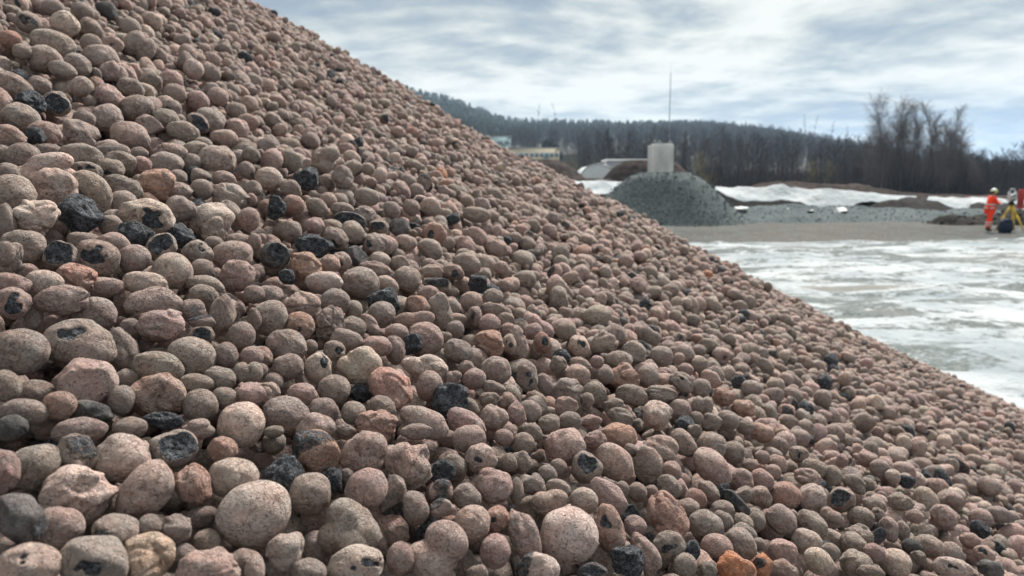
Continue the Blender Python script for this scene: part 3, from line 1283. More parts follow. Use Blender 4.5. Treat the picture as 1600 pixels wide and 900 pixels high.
def stone_frame(s):
    """columns: long axis, short axis, and towards the viewer, for a pebble lying as traced"""
    d = s['P'] - CAM; d = d / np.linalg.norm(d)
    zc = -d
    xr = np.cross(zc, UPV) * -1
    xr /= np.linalg.norm(xr)
    yu = np.cross(zc, xr)
    a = R(s['ang'])
    x = math.cos(a) * xr - math.sin(a) * yu
    y = np.cross(zc, x)
    return np.stack([x, y, zc], 1)


def stone_scale(s):
    k = s['z'] / F / 2
    m = {'a': 1.04, 'f': 1.04, 'l': 1.0, 'd': 1.0, 'c': 1.0}.get(s['kind'], 1.0)
    return np.array([s['w'] * k, s['h'] * k, min(s['w'], s['h']) * k * .96]) * m


def fit_unit(V):
    """centre and stretch a unit pebble so its outline fills the traced ellipse"""
    lo, hi = V.min(0), V.max(0)
    V = V - (lo + hi) / 2
    e = (hi - lo) / 2
    return V / np.array([e[0], e[1], (e[2] * .5 + .5)])


for i in rest:
    s = stones[i]
    V, Fc, dk = pebble(s['kind'], 5000 + i, 4 if s['z'] < .7 else 3)
    Rm = stone_frame(s)[None]
    add_copies((fit_unit(V), Fc, dk), np.array([0]), s['P'][None], Rm, stone_scale(s)[None], tint_of(s['tint'], rng)[None])
me = mesh_np('clay_pebbles', np.concatenate(chunks_V), np.concatenate(chunks_F),
             {'loc': np.concatenate(chunks_L), 'tint': np.concatenate(chunks_T), 'dark': np.concatenate(chunks_D)})
print('mass verts', voff)
mass = obj('clay_pebbles', me, M_CLAY)
tag(mass, 'dense mass of small grey-brown and pinkish clay pebbles covering the heap', 'pebbles', kind='stuff')
del chunks_V, chunks_F, chunks_L, chunks_T, chunks_D

# ---- labels
LM = {
    'bump': 'the large pale knobbly pebble', 'cup1': 'the broken pebble with pale blue foam core', 'wrink': 'the big pale wrinkled boulder-like pebble',
    'tilt': 'the long tilted oval at the bottom', 'ball': 'the biggest ball', 'green': 'the dark greenish angular lump',
    'spots': 'the cream pebble with black spots', 'charpatch': 'the grey pebble with charcoal patches', 'crumb': 'the crumbly yellow-pink lump',
    'cone': 'the orange cone-shaped pebble', 'bulge': 'the big pink bulging pebble', 'porous': 'the flat grey spongy fragment',
    'bootlike': 'the lumpy grey boot-shaped pebble', 'peanut': 'the pale pink peanut-shaped pebble', 'creamspot': 'the cream dome at the bottom edge',
    'cup2': 'the hollow pebble with dark blue face', 'knob': 'the knobbly grey pear-shaped pebble', 'slopeoval': 'the large oval slanting downhill',
    'bigball': 'the large two-lobed sphere', 'dart': 'the pointed pebble with dark spots', 'salmon': 'the tall salmon-pink oval',
    'darkeye': 'the grey pebble with black eye', 'orange': 'the bright orange pebble', 'bluehole': 'the big oval with dark blue hollow',
    'greybig': 'the big grey pebble at the frame edge', 'cleft': 'the pink pebble with deep cleft', 'twotone': 'the angular half dark half pink lump',
    'slab': 'the flat grey slab fragment', 'egg': 'the cracked pinkish egg', 'carrot': 'the upright carrot-shaped pebble',
    'smooth2': 'the smooth pale sphere', 'sphere3': 'the grey sphere beside the speckled pink oval', 'heart': 'the pale heart-shaped pebble',
    'tanball': 'the round tan pebble with rusty cracks', 'lumpy2': 'the pale long lumpy pebble', 'bluechunk': 'the blue-grey spongy chunk',
    'redcrack': 'the reddish cracked pebble with charcoal base', 'greyegg': 'the large plain grey egg', 'arch': 'the arched pale pebble',
    'longlump': 'the long pale hump', 'bigtan': 'the big rusty-veined oval', 'tallgrey': 'the tall smooth grey oval', 'charcoal': 'the big black angular chunk',
    'spotoval': 'the wide oval with one dark spot', 'pinkwrink': 'the pink wrinkled pebble', 'block': 'the blocky cracked boulder',
    'charcoal2': 'the smaller black chunk', 'notch': 'the pebble with charcoal notch', 'holes': 'the grey pebble with two dark holes',
    'smooth1': 'the bright round pebble with faint swirls', 'pinkflat': 'the reddish crumpled pebble', 'speckegg': 'the speckled upright egg',
    'crazed2': 'the round pebble with curled skin', 'crazed': 'the round crazed pebble', 'twospot': 'the pebble with two black pits',
    'flake': 'the flaky orange-edged pebble', 'darkoval': 'the darker oval high on the slope', 'halfshell': 'the halved shell-like pebble',
    'palesmall': 'the small whitish round pebble', 'darkpit': 'the pink pebble with dark pit', 'topround': 'the round pebble near the top',
    'domed': 'the broad domed pebble', 'porous2': 'the black spongy lump', 'darkface': 'the pebble with black upper face', 'lefthump': 'the long grey hump at the frame edge',
    'clusterlump': 'the clustered knobbly lump', 'bluegrey2': 'the blue-grey spongy oval', 'smallorange': 'the small plain orange pebble',
    'bowl': 'the arched black-bottomed shell', 'wedge': 'the grey spongy wedge', 'warty': 'the warty reddish pebble', 'salmonball': 'the round salmon pebble with one pit',
    'whitegrey': 'the whitish spongy chip', 'rimspot': 'the pale pebble with dark lower spot', 'cavity': 'the pebble with open black cavity',
    'bigslope': 'the dark-tipped slanting oval', 'textured': 'the round rough-skinned pebble', 'onehole': 'the pale pebble with one small hole',
    'slit': 'the split grey oval', 'longdots': 'the long pale dotted oval', 'bigoval2': 'the smooth grey oval with tiny pit', 'broadoval': 'the broad brown-pink pebble',
    'cap': 'the lobe behind the sphere', 'orangebit': 'the orange shard', 
}
TW = {'g': 'grey-brown', 'p': 'pinkish', 't': 'pale', 'o': 'reddish', 'O': 'orange', 'k': 'dark', 'y': 'yellowish'}
KW = {'c': 'wrinkled', 'l': 'lumpy', 'd': 'double-lobed', 'a': 'angular', 'f': 'spongy broken', 'b': 'broken open', 'p': 'dark-spotted'}
lmk = [s for s in stones if s['id'] in LM]
used = {}


def shape_word(s):
    q = max(s['w'], s['h']) / min(s['w'], s['h'])
    lw = 'round' if q < 1.14 else ('oval' if q < 1.5 else 'elongated')
    return (KW[s['kind']] + ' ' + lw) if s['kind'] in KW else 'smooth ' + lw


def size_word(s):
    a = math.sqrt(s['w'] * s['h'])
    return 'large' if a > 66 else ('medium-sized' if a > 46 else 'small')


def dir_word(s, l):
    dx, dy = s['px'] - l['px'], s['py'] - l['py']
    a = math.degrees(math.atan2(dy, dx)) % 360
    return ['downhill of', 'diagonally below', 'below', 'below and uphill of', 'uphill of', 'above and uphill of', 'above', 'above and downhill of'][int(((a + 22.5) % 360) // 45)]


def label_for(s):
    if s['id'] in LM:
        base = LM[s['id']].replace('the ', '', 1)
        other = sorted((l for l in lmk if l is not s), key=lambda l: math.hypot(l['px'] - s['px'], l['py'] - s['py']))
        for l in other:
            t = f"{base}, {dir_word(s, l)} {LM[l['id']]}"
            if len(t.replace('-', ' - ').split()) <= 16 and len(t.split()) <= 16 and t not in used:
                return t
    cand = sorted(lmk, key=lambda l: math.hypot(l['px'] - s['px'], l['py'] - s['py']))
    for l in cand[:9]:
        dist = math.hypot(l['px'] - s['px'], l['py'] - s['py'])
        near = (l['w'] + s['w']) * .62
        how = '' if dist < near * 1.2 else ('a little ' if dist < near * 2.2 else 'well ')
        t = f"{size_word(s)} {TW[s['tint']]} {shape_word(s)} pebble {how}{dir_word(s, l)} {LM[l['id']]}"
        if t not in used and len(t.replace('-', ' ').split()) <= 16:
            return t
    return t


CREEP = {'large': 1, 'medium-sized': 1, 'small': 1}
for i in things:
    s = stones[i]
    V, Fc, dk = pebble(s['kind'], 5000 + i, 5 if s['w'] > 40 else 4)
    V = fit_unit(V) * stone_scale(s)
    W = V @ stone_frame(s).T
    lab = label_for(s); used[lab] = 1
    off = rng.uniform(-40, 40, 3)
    loc = V / stone_scale(s).mean() + off
    tn = np.tile(tint_of(s['tint'], rng), (len(V), 1))
    if s['kind'] == 'b':
        fm = dk[Fc].mean(1) > .5
        o = None
        for nm, msk in (('clay_pebble', ~fm), ('broken_face', fm)):
            ff = Fc[msk]; ids, inv = np.unique(ff, return_inverse=True)
            me = mesh_np(nm, W[ids], inv.reshape(-1, 3), {'loc': loc[ids], 'tint': tn[ids], 'dark': dk[ids]})
            if nm == 'clay_pebble':
                o = obj(nm, me, M_CLAY, None, s['P'])
            else:
                obj(nm, me, M_CLAY, o)
    else:
        me = mesh_np('clay_pebble', W, Fc, {'loc': loc, 'tint': tn, 'dark': dk})
        o = obj('clay_pebble', me, M_CLAY, None, s['P'])
    tag(o, lab, 'pebble', 'larger clay pebbles on the heap')

# the body of the heap under its pebbles, closed right round
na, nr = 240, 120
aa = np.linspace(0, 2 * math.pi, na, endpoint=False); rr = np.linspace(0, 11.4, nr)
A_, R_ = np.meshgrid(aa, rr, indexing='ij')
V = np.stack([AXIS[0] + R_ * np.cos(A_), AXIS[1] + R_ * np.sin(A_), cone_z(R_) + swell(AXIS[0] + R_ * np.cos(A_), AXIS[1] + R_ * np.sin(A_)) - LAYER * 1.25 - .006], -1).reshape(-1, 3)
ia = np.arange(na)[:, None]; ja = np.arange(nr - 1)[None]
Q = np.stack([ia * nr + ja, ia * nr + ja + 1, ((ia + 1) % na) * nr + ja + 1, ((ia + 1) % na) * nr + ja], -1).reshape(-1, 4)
m, t, b = mat_new('gap_shaded_body', .95, .15)
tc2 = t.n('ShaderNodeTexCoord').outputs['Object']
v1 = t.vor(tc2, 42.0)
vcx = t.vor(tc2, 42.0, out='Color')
cc = t.mix(t.n('ShaderNodeSeparateColor', i_0=vcx).outputs[0], (.075, .06, .052), (.14, .11, .095))  # body colour darkened so gaps between pebbles look deep in shade
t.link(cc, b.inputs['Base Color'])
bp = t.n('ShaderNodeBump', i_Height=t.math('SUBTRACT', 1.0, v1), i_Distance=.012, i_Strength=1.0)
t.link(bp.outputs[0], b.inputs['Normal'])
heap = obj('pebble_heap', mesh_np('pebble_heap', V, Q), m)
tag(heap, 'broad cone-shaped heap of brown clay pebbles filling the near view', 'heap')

# ================================================================== the site behind
def vnoise(x, y, sc, seed, octv=4):
    r = np.random.default_rng(seed)
    out = 0; a = 1.0
    for o in range(octv):
        k = r.normal(size=(7, 2)) * sc * (2 ** o) * .8; p = r.uniform(0, 6.28, 7)
        out = out + a * np.cos(x[..., None] * k[:, 0] + y[..., None] * k[:, 1] + p).sum(-1) / 2.6
        a *= .5
    return out


def grid(xs, ys):
    n, m_ = len(xs), len(ys)
    i = np.arange(n - 1)[:, None]; j = np.arange(m_ - 1)[None]
    return np.stack([i * m_ + j, (i + 1) * m_ + j, (i + 1) * m_ + j + 1, i * m_ + j + 1], -1).reshape(-1, 4)


def field(name, X, Y, Z, mat, smooth=True, attrs=None):
    n, m_ = X.shape
    V = np.stack([X, Y, Z], -1).reshape(-1, 3)
    return obj(name, mesh_np(name, V, grid(range(n), range(m_)), attrs, smooth), mat)


# ---- ground: worn gravel yard out to the horizon
def ground_mat():
    m, t, b = mat_new('gravel_yard', .95, .04)
    P_ = t.n('ShaderNodeTexCoord').outputs['Object']
    a = t.noise(P_, .12, 5, .6); g = t.noise(P_, 9, 4, .7); k = t.noise(P_, .9, 5, .65)
    c = t.mix(t.ramp(a, [(0.40, 0.0), (0.60, 1.0)]), (.070, .071, .068), (.108, .100, .090))
    c = t.mix(t.ramp(k, [(0.42, .75), (0.56, 0.0)]), c, (.105, .115, .115))
    c = t.mix(t.ramp(g, [(0.40, .8), (0.60, 0.0)]), c, t.mix(1.0, c, (.45, .45, .46), 'MULTIPLY'))
    c = t.mix(t.ramp(g, [(0.60, 0.0), (0.72, .8)]), c, (.42, .41, .38))
    t.link(c, b.inputs['Base Color'])
    bp = t.n('ShaderNodeBump', i_Height=t.noise(P_, 14, 4, .7), i_Distance=.04, i_Strength=1.0)
    t.link(bp.outputs[0], b.inputs['Normal'])
    return m


M_GROUND = ground_mat()
ys = np.concatenate([np.linspace(-12, 60, 90), np.geomspace(62, 5000, 50)])
xs = np.concatenate([-np.geomspace(5000, 45, 30), np.linspace(-40, 60, 110), np.geomspace(66, 5000, 30)])
X, Y = np.meshgrid(xs, ys, indexing='ij')
nearf = np.exp(-np.maximum(0, np.hypot(X, Y) - 60) / 40)
Z = .035 * vnoise(X, Y, .35, 3) * nearf
g = field('ground', X, Y, Z, M_GROUND); tag(g, kind='structure')

# ---- white fabric laid over the near yard, with grey gravel lying on it in drifts
def fabric_mat(name, dirty=True):
    m, t, b = mat_new(name, .9, .15)
    P_ = t.n('ShaderNodeTexCoord').outputs['Object']
    white = t.mix(t.ramp(t.noise(P_, .5, 5, .6), [(0.38, 0.0), (0.62, 1.0)]), (.19, .22, .24), (.33, .355, .37))
    if dirty:
        st = t.n('ShaderNodeMapping', i_Vector=P_, i_Scale=(.11, .30, 1.0), i_Rotation=(0, 0, R(12))).outputs[0]
        s2 = t.n('ShaderNodeMapping', i_Vector=P_, i_Scale=(.45, .75, 1.0), i_Rotation=(0, 0, R(-25))).outputs[0]
        a = t.math('ADD', t.math('MULTIPLY', t.noise(st, 2.6, 6, .62, 1.1), .58), t.math('MULTIPLY', t.noise(s2, 2.4, 6, .74, .9), .42))
        fine = t.noise(P_, 7.5, 4, .75)
        a = t.math('ADD', a, t.math('MULTIPLY', t.math('SUBTRACT', fine, .5), .30))
        msk = t.ramp(a, [(0.466, 1.0), (0.516, 0.0)])
        grit = t.mix(t.ramp(t.noise(P_, 22, 3, .7), [(0.4, 0.0), (0.62, 1.0)]), (.05, .063, .066), (.125, .143, .142))
        brown = t.ramp(t.noise(P_, .25, 3, .5), [(0.58, 0.0), (0.68, .5)])
        grit = t.mix(brown, grit, (.16, .15, .135))
        c = t.mix(msk, white, grit)
        spec = t.ramp(t.vor(P_, 3.2), [(0.05, .9), (0.11, 0.0)])
        c = t.mix(t.math('MULTIPLY', spec, t.ramp(t.noise(P_, .6, 2), [(0.5, 0.0), (0.6, 1.0)])), c, (.2, .21, .21))
    else:
        c = white
    t.link(c, b.inputs['Base Color'])
    bp = t.n('ShaderNodeBump', i_Height=t.noise(P_, 3.0, 5, .6), i_Distance=.10, i_Strength=.8)
    t.link(bp.outputs[0], b.inputs['Normal'])
    return m


M_FAB = fabric_mat('strewn_fabric'); M_SHEET = fabric_mat('white_fabric', False)
p_far_l = at(1060, 384, 24.2); p_far_r = at(1760, 381, 24.6)
xs = np.linspace(-4, 30, 420); ys = np.linspace(0, 1, 320)
X, T_ = np.meshgrid(xs, ys, indexing='ij')
edge = 23.6 + .05 * (X - 4) + .55 * vnoise(X, X * 0, .22, 5) + .2 * vnoise(X, X * 0, .9, 6)
Y = -6 + T_ * (edge + 6)
Z = .09 + .035 * vnoise(X, Y, .35, 3) + .06 * np.maximum(0, vnoise(X * .5, Y * 1.6, .8, 8)) + .05 * np.exp(-(vnoise(X + .6 * Y, Y, .9, 12) / .22) ** 2) + .012 * vnoise(X, Y, 2.4, 9, 3)
o = field('ground_fabric', X, Y, Z, M_FAB)
tag(o, 'white geotextile laid over the near yard and strewn with streaks of grey gravel', 'geotextile')
so = o.modifiers.new('thickness', 'SOLIDIFY'); so.thickness = .02; so.offset = -1


# ---- grey gravel: banks and a cone, each a rough heightfield with loose stones on it
def gravel_mat(name, c1, c2, dist=.08, sc=5.0):
    m, t, b = mat_new(name, .95, .03)
    P_ = t.n('ShaderNodeTexCoord').outputs['Object']
    v = t.vor(P_, sc); vc = t.n('ShaderNodeSeparateColor', i_0=t.vor(P_, sc, out='Color')).outputs[0]
    big = t.noise(P_, .6, 5, .6)
    c = t.mix(vc, c1, c2)
    c = t.mix(t.ramp(big, [(0.38, .55), (0.6, 0.0)]), c, t.mix(1.0, c, (.55, .56, .58), 'MULTIPLY'))
    c = t.mix(t.ramp(v, [(0.35, 0.0), (0.7, .6)]), c, t.mix(1.0, c, (.3, .3, .3), 'MULTIPLY'))
    t.link(c, b.inputs['Base Color'])
    bp = t.n('ShaderNodeBump', i_Height=t.math('SUBTRACT', t.noise(P_, sc, 4, .7), t.math('MULTIPLY', v, .7)), i_Distance=dist, i_Strength=1.0)
    t.link(bp.outputs[0], b.inputs['Normal'])
    return m


M_GREY = gravel_mat('grey_gravel', (.070, .088, .094), (.125, .148, .153), .02, 9.0)
M_FINE = gravel_mat('fine_gravel', (.095, .115, .120), (.155, .178, .182), .02, 11.0)
M_SOIL = gravel_mat('dark_soil', (.022, .020, .019), (.045, .040, .037), .06, 3.0)
M_BROWN = gravel_mat('brown_earth', (.034, .025, .022), (.062, .046, .040), .10, 1.6)


def hx(px, Y):
    return (px - 800) / F * Y * 1.0


def zx(py, Y):
    return float(at(800, py, Y)[2])


_rock = pebble('a', 77, 2)


def mound(name, px, Y, top_py, half_px, depth, mat, label, cat, seed, rocks=0, flat=0.0, rough=.10, skew=0.0, rock_r=(.04, .11), power=1.0):
    """an uneven spoil cone whose crest shows at (px, top_py) of the photo from distance Y"""
    H = zx(top_py, Y); w_m = half_px / F * Y
    n = 90; u = np.linspace(-1.35, 1.35, n); v = np.linspace(-1.35, 1.35, 60)
    U, Vv = np.meshgrid(u, v, indexing='ij')
    cx0, cy0 = hx(px, Y), Y
    X = cx0 + U * w_m; Yg = cy0 + Vv * depth
    r = np.hypot((U - skew * (1 - np.abs(U)).clip(0)), Vv)
    r = np.maximum(r - flat, 0) / (1 - flat)
    sh_ = np.clip(1 - r ** power, -.15, 1)
    sh_ = sh_ - .10 * np.exp(-(r / .14) ** 2)
    nz = vnoise(X, Yg, 2.2 / w_m, seed, 5)
    Zg = H * (sh_ / .92 + rough * nz * np.clip(sh_ + .15, 0, 1) * (r + .25))
    Zg = np.where(sh_ < 0, -.12, Zg)
    o = field(name, X, Yg, Zg, mat)
    tag(o, label, cat)
    if rocks:
        rr_ = np.random.default_rng(seed + 1)
        i = rr_.integers(2, n - 2, rocks); j = rr_.integers(2, 58, rocks)
        ok = Zg[i, j] > -.02
        i, j = i[ok], j[ok]
        Pp = np.stack([X[i, j] + rr_.normal(0, .1, len(i)), Yg[i, j] + rr_.normal(0, .1, len(i)), Zg[i, j]], 1)
        scatter_rocks(o, Pp, rr_, rock_r, mat)
    return o


def scatter_rocks(parent, Pp, rr_, rock_r, mat):
    V, Fc, dk = _rock
    n = len(Pp); s_ = rr_.uniform(*rock_r, n) ** 1.0
    Rm = rand_rot(rr_, n)
    W = np.einsum('nij,vj->nvi', Rm, V) * s_[:, None, None] + Pp[:, None]
    ff = (Fc[None] + (np.arange(n) * len(V))[:, None, None]).reshape(-1, 3)
    q = obj('loose_stones', mesh_np('loose_stones', W.reshape(-1, 3), ff, smooth=False), mat, parent)
    q['kind'] = 'stuff'


mound('gravel_heap', 1036, 40.0, 269, 132, 3.5, M_FINE, 'cone-shaped heap of blue-grey crushed gravel with the concrete block rising behind it', 'gravel heap', 21,
      rocks=3600, flat=.30, rough=.10, skew=0, power=1.0, rock_r=(.012, .055))


def bank(name, pts, Yc, depth, mat, label, cat, seed, rocks=0, rough=.10, rock_r=(.03, .09)):
    """a long low bank; pts = (px, crest_py) along it"""
    px_ = np.array([p[0] for p in pts], float); py_ = np.array([p[1] for p in pts], float)
    n = 220; P0 = np.linspace(px_[0], px_[-1], n)
    H = np.array([zx(y, Yc) for y in np.interp(P0, px_, py_)])
    v = np.linspace(-1.2, 1.2, 34)
    A, Vv = np.meshgrid(np.arange(n), v, indexing='ij')
    X = hx(P0, Yc)[A]; Yg = Yc + Vv * depth + .3 * vnoise(X, X * 0, .3, seed)
    sh_ = np.clip(1 - np.abs(Vv) ** 1.5, -.1, 1)
    endf = np.clip(np.minimum(A, n - 1 - A) / 10, 0, 1)
    Zg = H[A] * sh_ * endf * (1 + rough * vnoise(X, Yg, 1.3, seed + 2, 4)) - .06
    o = field(name, X, Yg, Zg, mat); tag(o, label, cat)
    if rocks:
        rr_ = np.random.default_rng(seed + 1)
        i = rr_.integers(1, n - 1, rocks); j = rr_.integers(2, 30, rocks)
        ok = Zg[i, j] > -.01; i, j = i[ok], j[ok]
        Pp = np.stack([X[i, j] + rr_.normal(0, .1, len(i)), Yg[i, j] + rr_.normal(0, .1, len(i)), Zg[i, j]], 1)
        scatter_rocks(o, Pp, rr_, rock_r, mat)
    return o, P0, H


bank('gravel_bank', [(1100, 322), (1200, 318), (1300, 321), (1420, 323), (1520, 326), (1720, 330)], 46, 5.5, M_GREY,
     'long low bank of blue-grey gravel behind the bare yard', 'gravel bank', 31, rocks=1800, rock_r=(.015, .05))
bank('soil_bank', [(1462, 346), (1480, 336), (1530, 333), (1580, 331), (1640, 333), (1760, 330)], 38.5, 1.6, M_SOIL,
     'low strip of nearly black soil behind the surveyor and tripod', 'soil bank', 41, rocks=300, rough=.25)
bank('covered_bank', [(1108, 293), (1200, 294), (1300, 297), (1430, 307), (1470, 309), (1540, 311), (1760, 311)], 62, 5.0, M_SOIL,
     'dark soil bank partly covered by white sheeting', 'soil bank', 51, rough=.03)
bank('earth_berm', [(1150, 291), (1175, 286), (1230, 284), (1330, 287), (1400, 298), (1460, 303), (1600, 305), (1780, 304)], 88, 6, M_BROWN,
     'long brown earth berm in front of the woodland', 'earth berm', 61, rough=.04)
mound('earth_mound', 845, 92, 248, 112, 9, M_BROWN, 'dark brown earth mound below the long cream building', 'earth mound', 71, flat=.25, rough=.06)
mound('earth_mound', 1008, 90, 249, 108, 8, M_BROWN, 'dark brown earth mound beside the concrete block', 'earth mound', 72, flat=.33, rough=.06)
mound('earth_mound', 925, 84, 277, 90, 6, M_BROWN, 'low brown earth ridge above the far white sheet', 'earth mound', 73, flat=.3, rough=.06)
mound('soil_mound', 1392, 52, 312, 62, 2.6, M_SOIL, 'small dark soil mound between the two draped white sheets', 'soil mound', 74, flat=.1, rough=.08)


# ---- white sheets draped over the bank: ragged lower edge, folds, real thickness
def drape(top, bot, Yt, Yb, label, seed, fold=.16):
    tx = np.array([p[0] for p in top], float); ty = np.array([p[1] for p in top], float)
    bx_ = np.array([p[0] for p in bot], float); by = np.array([p[1] for p in bot], float)
    n = 260; px_ = np.linspace(max(tx[0], bx_[0]), min(tx[-1], bx_[-1]), n)
    v = np.linspace(0, 1, 26)
    A = np.interp(px_, tx, ty); Bt = np.interp(px_, bx_, by)
    PX, Vv = np.meshgrid(px_, v, indexing='ij')
    PY = A[:, None] * (1 - Vv) + Bt[:, None] * Vv
    YY = Yt * (1 - Vv) + Yb * Vv
    W = at(PX, PY, YY)
    nz = vnoise(W[..., 0], W[..., 2] * 2.5, 1.1, seed, 4)
    W[..., 1] -= fold * nz * (.3 + Vv)
    W[..., 2] += .05 * vnoise(W[..., 0], W[..., 1], 2.0, seed + 1, 3)
    o = field('white_sheet', W[..., 0], W[..., 1], W[..., 2], M_SHEET)
    so = o.modifiers.new('thickness', 'SOLIDIFY'); so.thickness = .03
    tag(o, label, 'sheeting', 'white sheets draped over the banks')
    return o


drape([(1118, 293), (1150, 293), (1195, 294), (1215, 290), (1224, 288), (1236, 294), (1300, 296), (1340, 299), (1380, 304), (1432, 307)],
      [(1118, 297), (1135, 308), (1160, 315), (1250, 315), (1262, 322), (1275, 324), (1300, 324), (1330, 322), (1348, 316), (1390, 314), (1410, 309), (1432, 309)],
      59.5, 56.8, 'long white sheet draped over the bank beyond the grey gravel heap', 81)
drape([(1452, 309), (1500, 309), (1560, 311), (1640, 312)],
      [(1452, 312), (1468, 315), (1480, 322), (1495, 329), (1510, 329), (1518, 319), (1528, 317), (1560, 319), (1640, 320)],
      57.6, 55.0, 'white sheet hanging to a point beside the surveyor', 83)
drape([(820, 283), (890, 283), (930, 283), (958, 284), (985, 285)], [(820, 290), (900, 296), (930, 304), (950, 305), (985, 300)],
      61, 57, 'flat white sheet between the pebble slope and the grey gravel heap', 85, fold=.05)
M_SCRAP = mat_simple('dirty_fabric', (.30, .32, .33), .7, .35, 1.5)
for i, (a, b_, y0, y1, lab) in enumerate([(1148, 1169, 323, 328, 'white scrap lying nearest the grey gravel cone'),
                                          (1203, 1235, 326, 331.5, 'longest white scrap on the gravel bank'),
                                          (1262, 1272, 327, 332, 'smallest white scrap on the gravel bank'),
                                          (1274, 1296, 327, 333, 'white scrap between the smallest scrap and the rounded one'),
                                          (1304, 1324, 325, 334, 'rounded white scrap on the gravel bank')]):
    m_ = (a + b_) / 2
    o = drape([(a, (y0 + y1) / 2 - .8), (m_ + 3, y0 + .8), (b_ - 3, y0 + 1.2), (b_, (y0 + y1) / 2)], [(a, (y0 + y1) / 2 + .2), (a + 3, y1 - 1.2), (m_ - 2, y1 - 1.6), (b_, (y0 + y1) / 2 + .9)], 44.0, 42.9, lab, 90 + i, fold=.04)
    o.data.materials[0] = M_SCRAP; o.name = 'fabric_scrap'; o['category'] = 'fabric scrap'; o['group'] = 'white scraps on the gravel bank'

# ---- concrete block standing behind the gravel heap
M_CONC = mat_simple('cast_concrete', (.52, .52, .505), .85, .30, 1.1, bump=.02, stretch=(1, 1, .35))
M_STEEL = mat_simple('galvanised_steel', (.30, .32, .34), .5, .2, 4, metal=.6)
Yb = 46.0
bc = at(1031, 290, Yb); ztop = zx(227, Yb)
wb = 38 / F * Yb
t_ = empty('concrete_block', (bc[0], Yb, 0), R(14))
tag(t_, 'tall pale concrete block with lifting eyes, standing behind the grey gravel heap', 'concrete block')
mb = MB(); mb.box((0, 0, ztop * .5), (wb * .41, wb * .36, ztop * .5))
mb.build('shaft', M_CONC, t_, bevel=.03)
mb = MB(); mb.box((wb * .05, 0, ztop + .04), (wb * .34, wb * .29, .05)); mb.build('cap', M_CONC, t_)
for dx, dy in ((-.32, -.1), (0, .15), (.34, -.1)):
    a = np.linspace(0, math.pi, 9)
    mb = MB(); mb.tube(np.stack([dx * wb + .10 * np.cos(a), np.full(9, dy * wb), ztop + .06 + .20 * np.sin(a)], 1), .03, 6)
    mb.build('lifting_eye', M_STEEL, t_)
for zc_ in (.33, .62):
    mb = MB(); mb.box((0, 0, ztop * zc_), (wb * .413, wb * .363, .012)); mb.build('casting_seam', mat_simple('seam', (.25, .24, .22)), t_)

# ---- thin mast far behind
Ym = 300.0
pm_ = at(1043, 297, Ym); zt = zx(98, Ym)
t_ = empty('antenna_mast', (pm_[0], Ym, 10.0)); tag(t_, 'very tall thin antenna mast rising from the woods behind the concrete block', 'mast')
mb = MB(); hgt_ = zt - 10
for k in range(3):
    a = k * 2.094
    mb.tube([[.35 * math.cos(a), .35 * math.sin(a), -2], [.13 * math.cos(a), .13 * math.sin(a), hgt_ * .9]], [.10, .06], 5)
mb.build('lattice_leg', M_STEEL, t_)
mb = MB()
for i in range(60):
    z0 = i * hgt_ * .9 / 60; r0 = .35 - .22 * i / 60
    for k in range(3):
        a, b2 = k * 2.094 + (i % 2) * 0, (k + 1) * 2.094
        mb.tube([[r0 * math.cos(a), r0 * math.sin(a), z0], [r0 * math.cos(b2), r0 * math.sin(b2), z0 + hgt_ * .9 / 60]], .03, 3, cap=False)
mb.build('bracing', M_STEEL, t_)
mb = MB(); mb.tube([[0, 0, hgt_ * .88], [0, 0, hgt_]], [.05, .03], 6); mb.build('antenna', M_STEEL, t_)

# ---- the wooded hills
RIDGE = [(-1500, 60), (0, 60), (400, 90), (560, 116), (610, 130), (660, 144), (700, 152), (740, 166), (790, 184), (830, 187), (900, 188), (1000, 190), (1100, 190), (1160, 197), (1230, 207),
         (1300, 220), (1350, 229), (1400, 243), (1450, 258), (1520, 278), (1600, 291), (1700, 297), (4000, 297)]
rx = np.array([p[0] for p in RIDGE], float); ry = np.array([p[1] for p in RIDGE], float)
YR = 800.0


def hill_z(X, Y):
    px_ = 800 + F * X / np.maximum(Y, 1) / CP
    H = np.maximum(0, (297 - np.interp(px_, rx, ry)) / F * YR - 7.0)
    t = np.clip((Y - 125) / (YR - 125), 0, 1.6)
    prof = np.where(t < 1, t ** 1.25, np.maximum(0, 1 - (t - 1) * 1.4))
    return H * prof * (1 + .035 * vnoise(X, Y, .006, 15, 3) * (t < .97)) + .4


M_FLOOR = mat_simple('forest_floor', (.022, .019, .017), .95, .3, .03, col2=(.014, .016, .012))
uu = np.linspace(-1500, 1750, 150); tt = np.linspace(120, 1150, 60)
U, Y = np.meshgrid(uu, tt, indexing='ij')
X = (U - 800) / F * Y
Z = hill_z(X, Y) - .6
g = field('hills', X, Y, Z, M_FLOOR); tag(g, kind='structure')
uu = np.linspace(700, 2600, 60); tt = np.linspace(1500, 2300, 14)
U, Y = np.meshgrid(uu, tt, indexing='ij')
fr_y = np.interp(U, [700, 1300, 1400, 1480, 1540, 1600, 1700, 2600], [262, 258, 250, 249, 247, 251, 254, 260])
X = (U - 800) / F * Y
Z = np.maximum(0, (297 - fr_y) / F * 1800 - 10) * np.sin(np.clip((Y - 1500) / 700, 0, 1) * math.pi * .8) / .95
g = field('far_hills', X, Y, Z, M_FLOOR); tag(g, kind='structure')
FARX, FARY, FARZ = X, Y, Z


